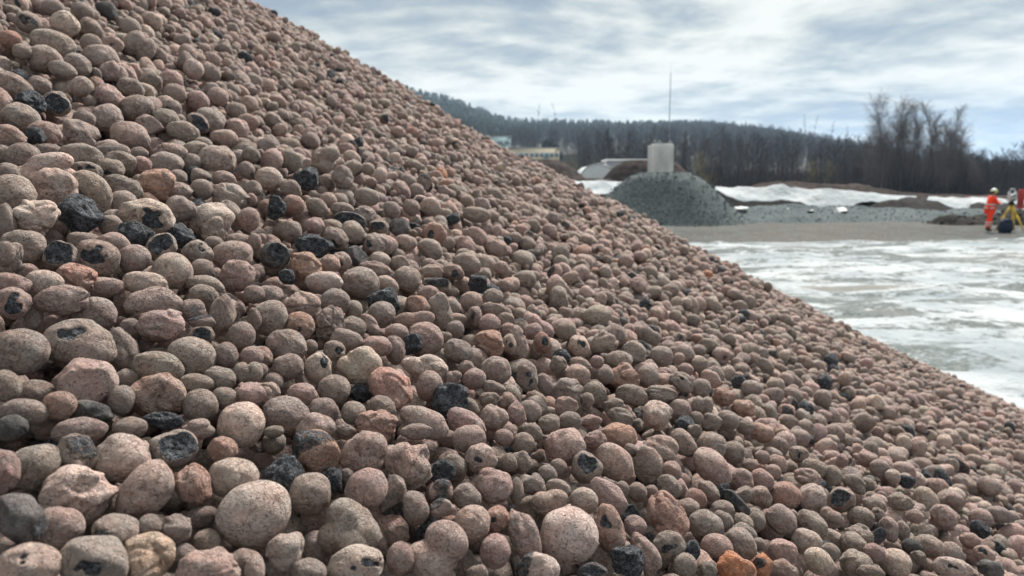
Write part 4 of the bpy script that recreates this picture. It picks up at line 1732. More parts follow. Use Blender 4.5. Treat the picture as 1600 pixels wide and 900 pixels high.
def foliage_mat(name, c1, c2, sc=.15):
    m, t, b = mat_new(name, .9, .1)
    v = t.n('ShaderNodeAttribute', attribute_name='tone').outputs['Fac']
    P_ = t.n('ShaderNodeTexCoord').outputs['Object']
    nz = t.noise(P_, sc, 3, .6)
    f = t.math('ADD', t.math('MULTIPLY', v, .7), t.math('MULTIPLY', nz, .4))
    t.link(t.mix(t.ramp(f, [(0.15, 0.0), (0.85, 1.0)]), c1, c2), b.inputs['Base Color'])
    return m


M_CONIF = foliage_mat('conifer_needles', (.008, .020, .018), (.022, .042, .032), .02)
M_BARE = foliage_mat('bare_twigs', (.024, .022, .025), (.055, .046, .047), .02)
M_FUZZ = foliage_mat('birch_twigs', (.085, .075, .078), (.14, .125, .125), .05)
M_BARED = foliage_mat('dark_twigs', (.030, .027, .030), (.066, .056, .056), .05)
M_BIRCH = foliage_mat('birch_bark', (.10, .095, .095), (.24, .23, .225), .5)
M_SCRUB = foliage_mat('dry_scrub', (.085, .070, .045), (.150, .130, .075), .3)
M_OLIVE = foliage_mat('olive_twigs', (.10, .090, .048), (.19, .165, .085), .3)


def merge(name, protos, Pp, Sc, rz, tone, mat, which):
    Vs, Ts, Fs, vo = [], [], [], 0
    for k, (V, Fc) in enumerate(protos):
        ix = np.nonzero(which == k)[0]
        if not len(ix):
            continue
        c, s_ = np.cos(rz[ix]), np.sin(rz[ix])
        x = (V[None, :, 0] * c[:, None] - V[None, :, 1] * s_[:, None]) * Sc[ix, 0:1]
        y = (V[None, :, 0] * s_[:, None] + V[None, :, 1] * c[:, None]) * Sc[ix, 0:1]
        z = V[None, :, 2] * Sc[ix, 1:2]
        W = np.stack([x, y, z], -1) + Pp[ix][:, None]
        Vs.append(W.reshape(-1, 3)); Ts.append(np.repeat(tone[ix], len(V)))
        Fs.append((Fc[None] + (np.arange(len(ix)) * len(V))[:, None, None] + vo).reshape(-1, 3)); vo += len(ix) * len(V)
    return obj(name, mesh_np(name, np.concatenate(Vs), np.concatenate(Fs), {'tone': np.concatenate(Ts)}, smooth=False), mat)


def spruce_proto(seed):
    r = np.random.default_rng(seed); V = []; T = []
    lv = 9
    for i in range(lv):
        z0 = .10 + .86 * i / lv; rad = .20 * (1 - z0) ** .8 + .015
        n = 8
        base = len(V)
        V.append([0, 0, min(1.0, z0 + .20)])
        for j in range(n):
            a = j / n * 6.283 + i * .7; rr2 = rad * (1.25 if j % 2 else .6) * r.uniform(.75, 1.25)
            V.append([rr2 * math.cos(a), rr2 * math.sin(a), z0 - .02 * (j % 2)])
        for j in range(n):
            T.append([base, base + 1 + j, base + 1 + (j + 1) % n])
    return np.array(V), np.array(T)


def pine_proto(seed):
    """bare lower stem, rounded uneven top"""
    r = np.random.default_rng(seed); V = []; T = []

    def tri(a, b2, c2):
        k = len(V); V.extend([a, b2, c2]); T.append([k, k + 1, k + 2])
    for j in range(3):
        a, b2 = j * 2.1, (j + 1) * 2.1
        tri([.012 * math.cos(a), .012 * math.sin(a), -.02], [.012 * math.cos(b2), .012 * math.sin(b2), -.02], [0, 0, .9])
    for i in range(70):
        q = r.normal(size=3); q /= np.linalg.norm(q); rr2 = r.uniform(.3, 1) ** .5
        c_ = np.array([q[0] * .16 * rr2, q[1] * .16 * rr2, .72 + q[2] * .27 * rr2])
        for k in range(2):
            d = r.normal(size=(3, 3)) * .030
            tri(*(c_ + d))
    return np.array(V), np.array(T)


def bare_proto(seed, twigs=70, width=.007):
    """leafless tree, unit height: stem, limbs, many fine twigs"""
    r = np.random.default_rng(seed); mb = MB()
    top = np.array([r.normal(0, .03), r.normal(0, .03), 1.0])
    stem = np.array([[0, 0, -.03], top * .33, top * .66 + [.01, 0, 0], top])
    mb.tube(stem, [.013, .010, .006, .001], 3, cap=False)
    V = []; T = []
    for i in range(twigs):
        z0 = r.uniform(.16, .92); a = r.uniform(0, 6.283)
        L = (.34 * (1.05 - z0) + .05) * r.uniform(.6, 1.2)
        up = r.uniform(.55, 1.25)
        p0 = np.array([top[0] * z0, top[1] * z0, z0]); d = np.array([math.cos(a), math.sin(a), up]); d /= np.linalg.norm(d)
        p1 = p0 + d * L * .5; p2 = p1 + (d + [0, 0, .35]) * L * .5
        side = np.cross(d, r.normal(size=3)); side /= np.linalg.norm(side)
        k = len(V); wd = width
        V += [p0 - side * wd * .6, p0 + side * wd * .6, p1 + side * wd * .4, p1 - side * wd * .4, p2]
        T += [[k, k + 1, k + 2], [k, k + 2, k + 3], [k + 3, k + 2, k + 4]]
        for m_ in range(5):
            f = r.uniform(.25, 1); q = p0 + (p2 - p0) * f
            e = q + (d * .6 + r.normal(size=3) * .55 + [0, 0, .35]) * L * .33
            sd_ = np.cross(e - q, r.normal(size=3)); sd_ /= np.linalg.norm(sd_) + 1e-9
            k = len(V); V += [q - sd_ * wd * .35, q + sd_ * wd * .35, e]; T += [[k, k + 1, k + 2]]
    Vm, Q, Tm = mb.arrays()
    Tq = np.concatenate([Q[:, [0, 1, 2]], Q[:, [0, 2, 3]]]) if len(Q) else np.zeros((0, 3), int)
    return np.vstack([Vm, np.array(V)]), np.vstack([Tq, Tm, np.array(T) + len(Vm)]).astype(int)


r_ = np.random.default_rng(99)


def scatter_hill(n, pxr, Yr_, keepf):
    u = r_.uniform(*pxr, n); Y = np.sqrt(r_.uniform(Yr_[0] ** 2, Yr_[1] ** 2, n))
    X = (u - 800) / F * Y
    k = keepf(u, Y)
    X, Y = X[k], Y[k]
    return np.stack([X, Y, hill_z(X, Y) - .3], 1)


# evergreen forest on the upper slopes and all of the steep hill
def conif_keep(u, Y):
    t = (Y - 125) / (YR - 125)
    lim = np.interp(u, [400, 760, 830, 1000, 1400], [.42, .45, .62, .70, .80])
    return t > lim + r_.normal(0, .05, len(u))


Pp = scatter_hill(9000, (430, 1480), (380, 960), conif_keep)
n = len(Pp)
sp = [spruce_proto(i) for i in range(4)] + [pine_proto(i) for i in range(3)]
hh = r_.uniform(6.5, 9.5, n)
o = merge('evergreen_forest', sp, Pp, np.stack([hh * r_.uniform(1.2, 1.7, n), hh], 1), r_.uniform(0, 6.28, n), r_.uniform(0, 1, n), M_CONIF, r_.integers(0, 7, n))
tag(o, 'dark green evergreen forest covering the ridge of the far hill', 'forest', kind='stuff')
ii = r_.integers(0, FARX.size, 1400)
Pp = np.stack([FARX.ravel()[ii] + r_.normal(0, 18, 1400), FARY.ravel()[ii] + r_.normal(0, 14, 1400), FARZ.ravel()[ii] - 1], 1)
hh = r_.uniform(9, 15, len(Pp))
o = merge('distant_forest', sp[:4], Pp, np.stack([hh * 1.5, hh], 1), r_.uniform(0, 6.28, len(Pp)), r_.uniform(0, 1, len(Pp)), M_CONIF, r_.integers(0, 4, len(Pp)))
tag(o, 'faint blue forested hill far away at the end of the valley', 'forest', kind='stuff')

# leafless wood on the lower slopes and along the valley
bp_ = [bare_proto(i + 10, 46, .010) for i in range(6)]


def bare_keep(u, Y):
    t = (Y - 125) / (YR - 125)
    lim = np.interp(u, [400, 760, 830, 1000, 1400], [.42, .48, .70, .78, .9])
    clear = (u < 900) & (t < .30)
    return (t < lim + r_.normal(0, .05, len(u))) & ~clear


Pp = scatter_hill(4600, (560, 1760), (150, 800), bare_keep); n = len(Pp)
hh = r_.uniform(8, 14, n)
m2 = 520; u = r_.uniform(1475, 1850, m2); Y = r_.uniform(104, 150, m2)
P2 = np.stack([(u - 800) / F * Y, Y, np.zeros(m2)], 1)
h2 = (np.interp(u, [1475, 1500, 1530, 1560, 1850], [7.6, 6.9, 5.6, 5.6, 5.0]) + 1.2) * r_.uniform(.7, 1.0, m2) * Y / 120
Pp = np.concatenate([Pp, P2]); hh = np.concatenate([hh, h2]); n += m2
o = merge('leafless_wood', bp_, Pp, np.stack([hh, hh], 1), r_.uniform(0, 6.28, n), r_.uniform(0, 1, n), M_BARE, r_.integers(0, 6, n))
tag(o, 'leafless brown woodland filling the lower slopes behind the site', 'wood', kind='stuff')

# scrub along the foot of the wood
V0s, F0s = ico(1)


def scrub_proto(seed):
    r = np.random.default_rng(seed); V = []; T = []
    for i in range(150):
        a = r.uniform(0, 6.283); rr2 = abs(r.normal(0, .35)); p0 = np.array([rr2 * math.cos(a), rr2 * math.sin(a), 0])
        d = np.array([math.cos(a) * .4, math.sin(a) * .4, 1]) + r.normal(size=3) * .3
        e = p0 + d * r.uniform(.4, 1.0); sd_ = np.cross(d, r.normal(size=3)); sd_ /= np.linalg.norm(sd_)
        q = p0 + d * .3
        k = len(V); V += [p0, q + sd_ * .03, q - sd_ * .03, e]; T += [[k, k + 1, k + 2], [k + 1, k + 2, k + 3]]
    return np.array(V), np.array(T)


scp = [scrub_proto(i) for i in range(3)]
n = 620
u = r_.uniform(1040, 1800, n); Y = r_.uniform(96, 170, n)
Pp = np.stack([(u - 800) / F * Y, Y, np.zeros(n)], 1); Pp[:, 2] = hill_z(Pp[:, 0], Pp[:, 1]) * (Y > 125) - .1
hh = r_.uniform(1.6, 4.6, n)
o = merge('undergrowth', scp, Pp, np.stack([hh * .75, hh], 1), r_.uniform(0, 6.28, n), r_.uniform(0, 1, n), M_BARED, r_.integers(0, 3, n))
tag(o, 'dark brown undergrowth along the edge of the wood', 'undergrowth', kind='stuff')
n = 380
u = r_.uniform(760, 1060, n); Y = r_.uniform(140, 330, n)
Pp = np.stack([(u - 800) / F * Y, Y, np.zeros(n)], 1); Pp[:, 2] = hill_z(Pp[:, 0], Pp[:, 1]) - .3
hh = r_.uniform(1.5, 3.5, n)
o = merge('hillside_scrub', scp, Pp, np.stack([hh * 1.2, hh], 1), r_.uniform(0, 6.28, n), r_.uniform(0, 1, n), M_SCRUB, r_.integers(0, 3, n))
tag(o, 'brown scrub on the slope round the cream building', 'scrub', kind='stuff')


# ---- single trees
def tree_mesh(seed, H, spread, lean=0.0, start=.25, lev2=16, birch=False, upright=1.0):
    """trunk and crown meshes (local, base at 0) grown by branching"""
    r = np.random.default_rng(seed)
    tr = MB(); cr = MB()
    nseg = 9; pts = [np.array([0, 0, -.3])]
    d = np.array([lean, 0, 1.0])
    for i in range(nseg):
        d = d + r.normal(0, .05, 3) * [1, 1, 0]; d /= np.linalg.norm(d)
        pts.append(pts[-1] + d * H / nseg)
    pts = np.array(pts); r0 = H * .0065 + .03
    rads = r0 * (1 - np.linspace(0, 1, nseg + 1) ** .9 * .93)
    tr.tube(pts, rads, 7, cap=False)
    segV, segT = [], []

    def strip(a, b2, w0, w1):
        dd_ = b2 - a; s1 = np.cross(dd_, r.normal(size=3)); s1 /= np.linalg.norm(s1) + 1e-9
        s2 = np.cross(dd_, s1); s2 /= np.linalg.norm(s2) + 1e-9
        k = len(segV)
        for q, w__ in ((a, w0), (b2, w1)):
            for j in range(3):
                an = j * 2.094
                segV.append(q + w__ * (math.cos(an) * s1 + math.sin(an) * s2))
        for j in range(3):
            j2 = (j + 1) % 3
            segT.append([k + j, k + j2, k + 3 + j2]); segT.append([k + j, k + 3 + j2, k + 3 + j])

    def grow(p, dv, L, w0, depth):
        n_ = 3; q = p
        for i in range(n_):
            dv = dv + r.normal(0, .14, 3) + np.array([0, 0, .10 * upright])
            if birch and depth >= 2:
                dv = dv + np.array([0, 0, -.22])
            dv /= np.linalg.norm(dv)
            q2 = q + dv * L / n_
            strip(q, q2, w0 * (1 - i / n_ * .6), w0 * (1 - (i + 1) / n_ * .6))
            if depth < 3:
                for _ in range([0, 3, 3][depth] if depth else 0):
                    e = dv + r.normal(0, .55, 3); e /= np.linalg.norm(e)
                    grow(q + (q2 - q) * r.uniform(.2, 1), e, L * r.uniform(.32, .55), w0 * .5, depth + 1)
            q = q2
    for i in range(int(lev2 * 2.2)):
        f = r.uniform(start, .98); k = f * nseg; i0 = min(int(k), nseg - 1)
        p = pts[i0] + (pts[i0 + 1] - pts[i0]) * (k - i0)
        a = r.uniform(0, 6.283)
        dv = np.array([math.cos(a), math.sin(a), r.uniform(.7, 1.7) * upright]); dv /= np.linalg.norm(dv)
        L = spread * ((1.12 - f) ** .35 * .9 if birch else (1.15 - f) ** .6) * r.uniform(.6, 1.15)
        grow(p, dv, L, max(.010, r0 * .30 * (1 - f * .75)), 1)
    return tr.arrays(), (np.array(segV), np.array(segT))


def tree(name, px_, Y, top_py, spread, label, seed, mat_t, mat_c, group, start=.25, lev2=16, birch=False, lean=0.0, upright=1.0, base_py=None):
    x = hx(px_, Y) / CP * 1.0
    z0 = float(hill_z(np.array([x]), np.array([float(Y)]))[0]) - .5 if Y > 125 else 0.0
    H = zx(top_py, Y) - z0
    (V, Q, T), (cV, cT) = tree_mesh(seed, H, spread, lean, start, lev2, birch, upright)
    t0 = empty(name, (x, Y, z0)); tag(t0, label, 'tree', group)
    obj('trunk', mesh_np('trunk', V, [Q, T], {'tone': np.full(len(V), .5)}), mat_t, t0)
    obj('crown', mesh_np('crown', cV, cT, {'tone': np.full(len(cV), .4)}, smooth=False), mat_c, t0)
    return t0


B = 'tall bare trees standing above the wood'
birches = [(1366, 98, 150, 3.6, 'tall leafless birch with a drooping crown, uphill end of the tall group', 1),
           (1382, 101, 153, 3.2, 'leafless birch leaning into the drooping one at the uphill end of the tall group', 2),
           (1396, 97, 158, 2.6, 'leafless birch filling the dip in the tall group, second crown from its uphill end', 3),
           (1416, 100, 160, 2.4, 'slender pointed bare birch in the middle of the tall group', 4),
           (1436, 102, 176, 2.2, 'shorter bare birch between the pointed crown and the rounded one', 5),
           (1455, 97, 152, 2.5, 'bare birch with a rounded crown at the downhill side of the tall group', 6),
           (1468, 99, 164, 2.6, 'bare birch crown touching the rounded one in the tall group', 7),
           (1480, 103, 200, 3.2, 'low spreading bare tree where the tall group steps down', 8),
           (1500, 100, 216, 2.8, 'bare tree with a sloping crown below the tall group', 9),
           (1350, 104, 200, 2.6, 'short bare tree at the foot of the drooping birch', 10)]
for px_, Y_, ty_, sp_, lab, sd_ in birches:
    tree('birch_tree', px_, Y_, ty_, sp_, lab, 300 + sd_, M_BIRCH, M_FUZZ, B, start=.16, lev2=60, birch=True)
for i, (px_, Y_, ty_, lab) in enumerate([(1372, 110, 196, 'dense dark bare tree filling the space under the drooping birch'), (1398, 112, 190, 'dense dark bare tree under the dip of the tall group'),
                                         (1424, 111, 186, 'dense dark bare tree under the pointed birch'), (1450, 112, 190, 'dense dark bare tree under the rounded birch'),
                                         (1478, 110, 206, 'dense dark bare tree at the downhill edge of the tall group'), (1340, 112, 224, 'dense dark bare tree at the uphill edge of the tall group')]):
    tree('bare_tree', px_, Y_, ty_, 3.4, lab, 350 + i, M_BARED, M_BARED, 'dark trees under the tall birches', start=.05, lev2=56, upright=1.0)
singles = [(1115, 118, 194, 2.4, 'dark bushy bare tree behind the gravel heap, taller than its neighbours'),
           (1104, 120, 214, 2.2, 'lower dark tree touching the bushy dark tree'),
           (1012, 128, 200, 2.6, 'purple-brown bare tree just above the concrete block'),
           (1062, 112, 212, 2.2, 'purple-brown bare tree beside the concrete block'),
           (1150, 122, 226, 2.4, 'bare tree beyond the downhill foot of the gravel heap'),
           (1185, 119, 230, 2.4, 'bare tree above the peak in the long white sheet'),
           (1222, 115, 222, 2.3, 'dark upright bare tree above the middle of the long white sheet'),
           (1262, 121, 232, 2.4, 'bare tree just uphill of the olive bushes'),
           (1308, 117, 228, 2.6, 'bare tree halfway between the olive bushes and the birches'),
           (1332, 112, 214, 2.4, 'dark bare tree next to the birch group'),
           (1520, 108, 232, 2.2, 'small bare tree directly above the point of the hanging sheet'),
           (1534, 112, 236, 2.2, 'small bare tree behind the surveyor'),
           (1556, 110, 244, 2.0, 'small bare tree between surveyor and tripod'),
           (1580, 108, 250, 2.0, 'small bare tree behind the tripod instrument'),
           (1600, 112, 247, 2.2, 'small bare tree behind the red post')]
for i, (px_, Y_, ty_, sp_, lab) in enumerate(singles):
    tree('bare_tree', px_, Y_, ty_, sp_, lab, 400 + i, M_BARED, M_BARED, 'bare trees at the edge of the wood', start=.06, lev2=34, upright=1.1)
for i, (px_, Y_, ty_, lab) in enumerate([(1248, 640, 176, 'lone tall stem sticking up from the hill crest'), (1257, 640, 180, 'shorter thin stem beside the lone one on the hill crest'),
                                         (1284, 620, 186, 'thin bare tree on the falling crest of the hill'), (1310, 600, 196, 'low thin tree where the hill crest drops to the birches'),
                                         (838, 640, 160, 'thin tree on the crest behind the dip between hills'), (868, 640, 160, 'thin tree on the level crest above the cream building')]):
    tree('bare_tree', px_, Y_, ty_, 4.0, lab, 450 + i, M_BARE, M_BARE, 'thin trees on the crest', start=.55, lev2=8)
for i, (px_, Y_, ty_, sp_, lab) in enumerate([(1092, 104, 237, 2.4, 'yellowish-olive bush behind the gravel heap'), (1268, 104, 248, 1.9, 'olive bush above the long white sheet'),
                                              (1290, 105, 250, 1.9, 'olive bush next to the one above the long sheet')]):
    x = hx(px_, Y_); H = zx(ty_, Y_)
    (V, Q, T), (cV, cT) = tree_mesh(500 + i, H, sp_, 0, .03, 34, False, .8)
    t0 = empty('bush', (x, Y_, 0)); tag(t0, lab, 'bush', 'olive bushes by the wood')
    obj('stem', mesh_np('stem', V, [Q, T], {'tone': np.full(len(V), .5)}), M_BARED, t0)
    obj('twigs', mesh_np('twigs', cV, cT, {'tone': np.full(len(cV), .6)}, smooth=False), M_OLIVE, t0)
# a round dark evergreen beside the cream building
x0 = at(860, 220, 250); zb = float(hill_z(np.array([x0[0]]), np.array([250.]))[0])
V, Fc = pine_proto(5)
rr3 = np.random.default_rng(5); Vs = []; 
for i in range(2600):
    q = rr3.normal(size=3); q /= np.linalg.norm(q); c_ = q * rr3.uniform(.45, 1.0) * (1 + .2 * math.sin(4 * q[0] + 3 * q[2]))
    Vs.append(c_ * [4.3, 4.0, 4.4] + rr3.normal(0, .42, (3, 3)))
Vs = np.array(Vs).reshape(-1, 3) + [0, 0, 5.0]
t0 = empty('evergreen_tree', (x0[0], 250, zb)); tag(t0, 'rounded dark evergreen tree behind the cream building', 'tree')
obj('crown', mesh_np('crown', Vs, np.arange(len(Vs)).reshape(-1, 3), {'tone': np.repeat(rr3.uniform(0, .6, len(Vs) // 3), 3)}, smooth=False), M_CONIF, t0)
mb = MB(); mb.tube([[0, 0, -.5], [0, 0, 4]], [.35, .2], 7); mb.build('trunk', M_BARED, t0)

# ---- buildings on the slope
M_CREAM = mat_simple('cream_cladding', (.62, .55, .40), .7, .08, .3)
M_TEAL = mat_simple('teal_cladding', (.34, .50, .52), .6, .1, .3)
M_ROOFG = mat_simple('grey_roofing', (.30, .31, .33), .7, .15, .5)
M_PANE = mat_simple('window_glass', (.16, .22, .27), .15, .1, 1, spec=.6)
M_WHITE = mat_simple('white_boarding', (.72, .73, .72), .7, .08, .5)
M_RED = mat_simple('red_paint', (.42, .045, .035), .55, .2, 1.5)


def building(name, label, pxa, pxb, pyt, pyb, Y, mat, nwin, band=True, depth=10):
    xa, xb = hx(pxa, Y), hx(pxb, Y); zt_, zb_ = zx(pyt, Y), zx(pyb, Y)
    t0 = empty(name, ((xa + xb) / 2, Y, zb_)); tag(t0, label, 'building')
    w2 = (xb - xa) / 2; h_ = zt_ - zb_
    mb = MB(); mb.box((0, depth / 2, h_ / 2 - 3), (w2, depth / 2, h_ / 2 + 3)); mb.build('wall', mat, t0)
    mb = MB(); mb.box((0, depth / 2, h_ + .15), (w2 + .35, depth / 2 + .35, .15)); mb.build('roof', M_ROOFG, t0)
    ww = 2 * w2 / nwin
    for i in range(nwin):
        xc = -w2 + ww * (i + .5)
        mb = MB(); mb.box((xc, -.05, h_ * .38), (ww * .40, .07, h_ * .20)); f = mb.build('window', M_WHITE, t0)
        mb = MB(); mb.box((xc, -.10, h_ * .38), (ww * .34, .05, h_ * .16)); mb.build('pane', M_PANE, f)
    mb = MB(); mb.box((w2 * .58, -.06, h_ * .30), (.9, .05, h_ * .30)); mb.build('door', M_TEAL, t0)
    return t0


building('long_building', 'long low cream building with a row of windows on the slope', 780, 873, 232, 248, 230, M_CREAM, 12)
building('teal_building', 'pale teal upper building standing behind the long cream one', 745, 798, 214, 228, 260, M_TEAL, 5)
M_TENT = mat_simple('white_tarpaulin', (.60, .62, .63), .6, .1, .4)
# a white covered store between the two earth mounds
Yw = 118; xa, xb = hx(904, Yw), hx(960, Yw); zt_ = zx(256, Yw)
t0 = empty('storage_tent', ((xa + xb) / 2, Yw, 0)); tag(t0, 'white fabric storage tent seen between two brown earth mounds', 'tent')
w2 = (xb - xa) / 2
a = np.linspace(0, math.pi, 15)
mbw = MB(); prof = np.stack([w2 * np.cos(a), zt_ * np.sin(a) ** .42], 1)
V = np.array([[p[0], y, p[1]] for y in (0, 4, 8, 12) for p in prof]); n_ = len(prof)
Q = [[i * n_ + j, i * n_ + j + 1, (i + 1) * n_ + j + 1, (i + 1) * n_ + j] for i in range(3) for j in range(n_ - 1)]
mbw.add(V, Q); o = mbw.build('cover', M_TENT, t0)
V = np.array([[p[0], -.02, p[1]] for p in prof] + [[0, -.02, 0]]); T = [[j, j + 1, n_] for j in range(n_ - 1)]
mbw = MB(); mbw.add(V, None, T); mbw.build('front_wall', M_TENT, t0)
mbw = MB(); mbw.tube(np.stack([w2 * np.cos(a), np.full(15, -.06), zt_ * np.sin(a) ** .42], 1), .09, 6); mbw.build('frame', M_STEEL, t0)
for x_, lab in ((hx(985, 122), 'low grey shed roof seen over the earth mound by the block'),):
    t0 = empty('shed', (x_, 126, 0)); tag(t0, lab, 'shed')
    zz_ = zx(249, 126)
    mb = MB(); mb.box((0, 3, zz_ / 2 - .2), (3.4, 3, zz_ / 2)); mb.build('wall', M_ROOFG, t0)
    mb = MB(); mb.box((0, 3, zz_ - .1), (3.8, 3.3, .14)); mb.build('roof', M_WHITE, t0)

# ---- red post on a white foot, red board behind the sheet
Yp = 41.5
xp = hx(1589.5, Yp); z1 = zx(296, Yp); z0 = zx(326, Yp)
t0 = empty('red_post', (xp, Yp, 0)); tag(t0, 'thick dark red post on a white foot beside the surveying tripod', 'post')
mb = MB(); mb.tube([[0, 0, z0], [0, 0, z1 - .1], [0, 0, z1]], [.17, .17, .15], 16); mb.build('shaft', M_RED, t0)
mb = MB(); mb.box((.12, 0, z0 - .12), (.42, .35, .12), taper=.85); mb.build('foot', M_WHITE, t0, bevel=.03)
mb = MB(); mb.box((.1, 0, (z0 - .24) / 2), (.30, .28, (z0 - .24) / 2)); mb.build('plinth', M_CONC, t0)
xr_ = hx(1518, 66)
t0 = empty('red_board', (xr_, 66, 0)); tag(t0, 'low red board lying on the bank behind the surveyor', 'board')
zr = zx(310, 66)
mb = MB(); mb.box((0, 0, zr), (.85, .04, .16)); mb.build('panel', M_RED, t0, bevel=.01)
for sx in (-.7, .7):
    mb = MB(); mb.box((sx, .06, zr * .5), (.04, .03, zr * .5)); mb.build('stake', M_STEEL, t0)

# ---- surveying instrument on a yellow tripod
M_YEL = mat_simple('yellow_paint', (.62, .44, .04), .5, .15, 6)
M_LGREY = mat_simple('pale_grey_plastic', (.50, .53, .55), .5, .12, 6)
M_BLACK = mat_simple('black_plastic', (.02, .02, .022), .4, .3, 6)
M_NAVY = mat_simple('navy_canvas', (.012, .020, .045), .8, .3, 6)
Yt = 31.2; xt = hx(1575.5, Yt); zh = zx(317, Yt)
t0 = empty('surveying_tripod', (xt, Yt, 0)); tag(t0, 'yellow surveying tripod planted beside the worker', 'tripod')
feet = [(-.72, -.15), (.36, -.42), (.44, .30)]
for fx, fy in feet:
    mb = MB()
    for s_ in (-.03, .03):
        mb.tube([[s_ * .9, 0, zh - .05], [fx * .52 + s_, fy * .52, zh * .46]], .018, 6)
    mb.box((fx * .52, fy * .52, zh * .47), (.055, .03, .05))
    mb.tube([[fx * .40, fy * .40, zh * .58], [fx * .97, fy * .97, .05]], [.032, .026], 6)
    lg = mb.build('leg', M_YEL, t0)
    mb = MB(); mb.tube([[fx * .96, fy * .96, .07], [fx, fy, -.04]], [.022, .004], 6); mb.build('spike', M_STEEL, lg)
mb = MB(); mb.tube([[0, 0, zh - .09], [0, 0, zh - .03], [0, 0, zh]], [.09, .12, .12], 14); mb.build('head_plate', M_BLACK, t0)
t1 = empty('surveying_instrument', (xt, Yt, zh)); tag(t1, 'pale grey total station mounted on top of the yellow tripod', 'instrument')
mb = MB(); mb.tube([[0, 0, .002], [0, 0, .06], [0, 0, .08]], [.10, .09, .07], 16); mb.build('base', M_BLACK, t1)
mb = MB()
for s_ in (-.125, .125):
    mb.box((s_, 0, .27), (.035, .075, .19), taper=.9)
mb.box((0, 0, .11), (.15, .09, .04)); mb.build('yoke', M_LGREY, t1, bevel=.012)
mb = MB(); mb.tube([[0, -.15, .30], [0, -.12, .30], [0, .12, .30], [0, .14, .30]], [.05, .065, .065, .04], 14); te = mb.build('telescope', M_LGREY, t1, smooth=True)
mb = MB(); mb.tube([[0, -.153, .30], [0, -.149, .30]], [.045, .045], 14); mb.build('lens', M_BLACK, te)
a = np.linspace(0, math.pi, 9); mb = MB(); mb.tube(np.stack([.13 * np.cos(a), 0 * a, .45 + .13 * np.sin(a)], 1), .02, 7); mb.build('handle', M_LGREY, t1)
mb = MB(); mb.box((0, -.10, .12), (.09, .02, .03)); mb.build('keypad', M_BLACK, t1)

# ---- navy bag on the ground
bx0 = at(1570.5, 361, 30.6)
t0 = empty('equipment_bag', (bx0[0], 30.6, 0)); tag(t0, 'slumped dark navy equipment bag under the yellow tripod', 'bag')
D_, Fc = ico(4)
Vb = D_.copy(); Vb = np.sign(Vb) * np.abs(Vb) ** .62
Vb[:, 0] *= .27 * (1 - .22 * Vb[:, 2]); Vb[:, 1] *= .19; Vb[:, 2] = Vb[:, 2] * .30 + .28
Vb[:, 0] += .10 * (Vb[:, 2] - .28)
Vb += .016 * np.stack([SN(np.random.default_rng(3), 7)(D_)] * 3, 1)
obj('body', mesh_np('body', Vb, Fc), M_NAVY, t0)
a = np.linspace(0, math.pi, 9); mb = MB(); mb.tube(np.stack([.04 + .09 * np.cos(a), 0 * a, .55 + .09 * np.sin(a)], 1), .014, 6); mb.build('handle', M_BLACK, t0)
mb = MB(); mb.box((0, -.20, .25), (.16, .025, .12)); mb.build('pocket', M_NAVY, t0, bevel=.015)

# ---- the surveyor
M_SKIN = mat_simple('skin', (.45, .27, .20), .6, .1, 8)
M_HIVIS = mat_simple('orange_workwear', (1.0, .050, .010), .75, .15, 7, bump=.004)
M_REFL = mat_simple('reflective_tape', (.62, .56, .54), .35, .1, 10)
M_BOOT = mat_simple('boot_leather', (.05, .035, .025), .7, .2, 8)
M_HELM = mat_simple('white_helmet', (.66, .68, .66), .4, .06, 5)
M_HELMY = mat_simple('yellow_green_band', (.55, .62, .06), .5, .1, 5)
M_HAIR = mat_simple('brown_hair', (.06, .04, .025), .8, .2, 12)


def skin_body(name, pts, edges, rad, mat, parent, root=0, sub=2):
    me = bpy.data.meshes.new(name)
    me.from_pydata([Vector(p) for p in pts], edges, [])
    o = obj(name, me, mat, parent)
    sk = o.modifiers.new('skin', 'SKIN'); sk.use_smooth_shade = True
    lay = me.skin_vertices[0].data if me.skin_vertices else None
    if lay is None:
        bm = bmesh.new(); bm.from_mesh(me); bm.verts.layers.skin.verify(); bm.to_mesh(me); bm.free()
        lay = me.skin_vertices[0].data
    for i, r2 in enumerate(rad):
        lay[i].radius = r2 if isinstance(r2, tuple) else (r2, r2); lay[i].use_root = (i == root)
    ss = o.modifiers.new('sub', 'SUBSURF'); ss.levels = sub; ss.render_levels = sub
    return o


Yw = 31.0; xw = hx(1542.5, Yw); HW = 1.80
W0 = empty('person', (xw, Yw, .03), R(0))
tag(W0, 'person in orange high-visibility workwear and white helmet, head bent, leaning towards the tripod', 'person')
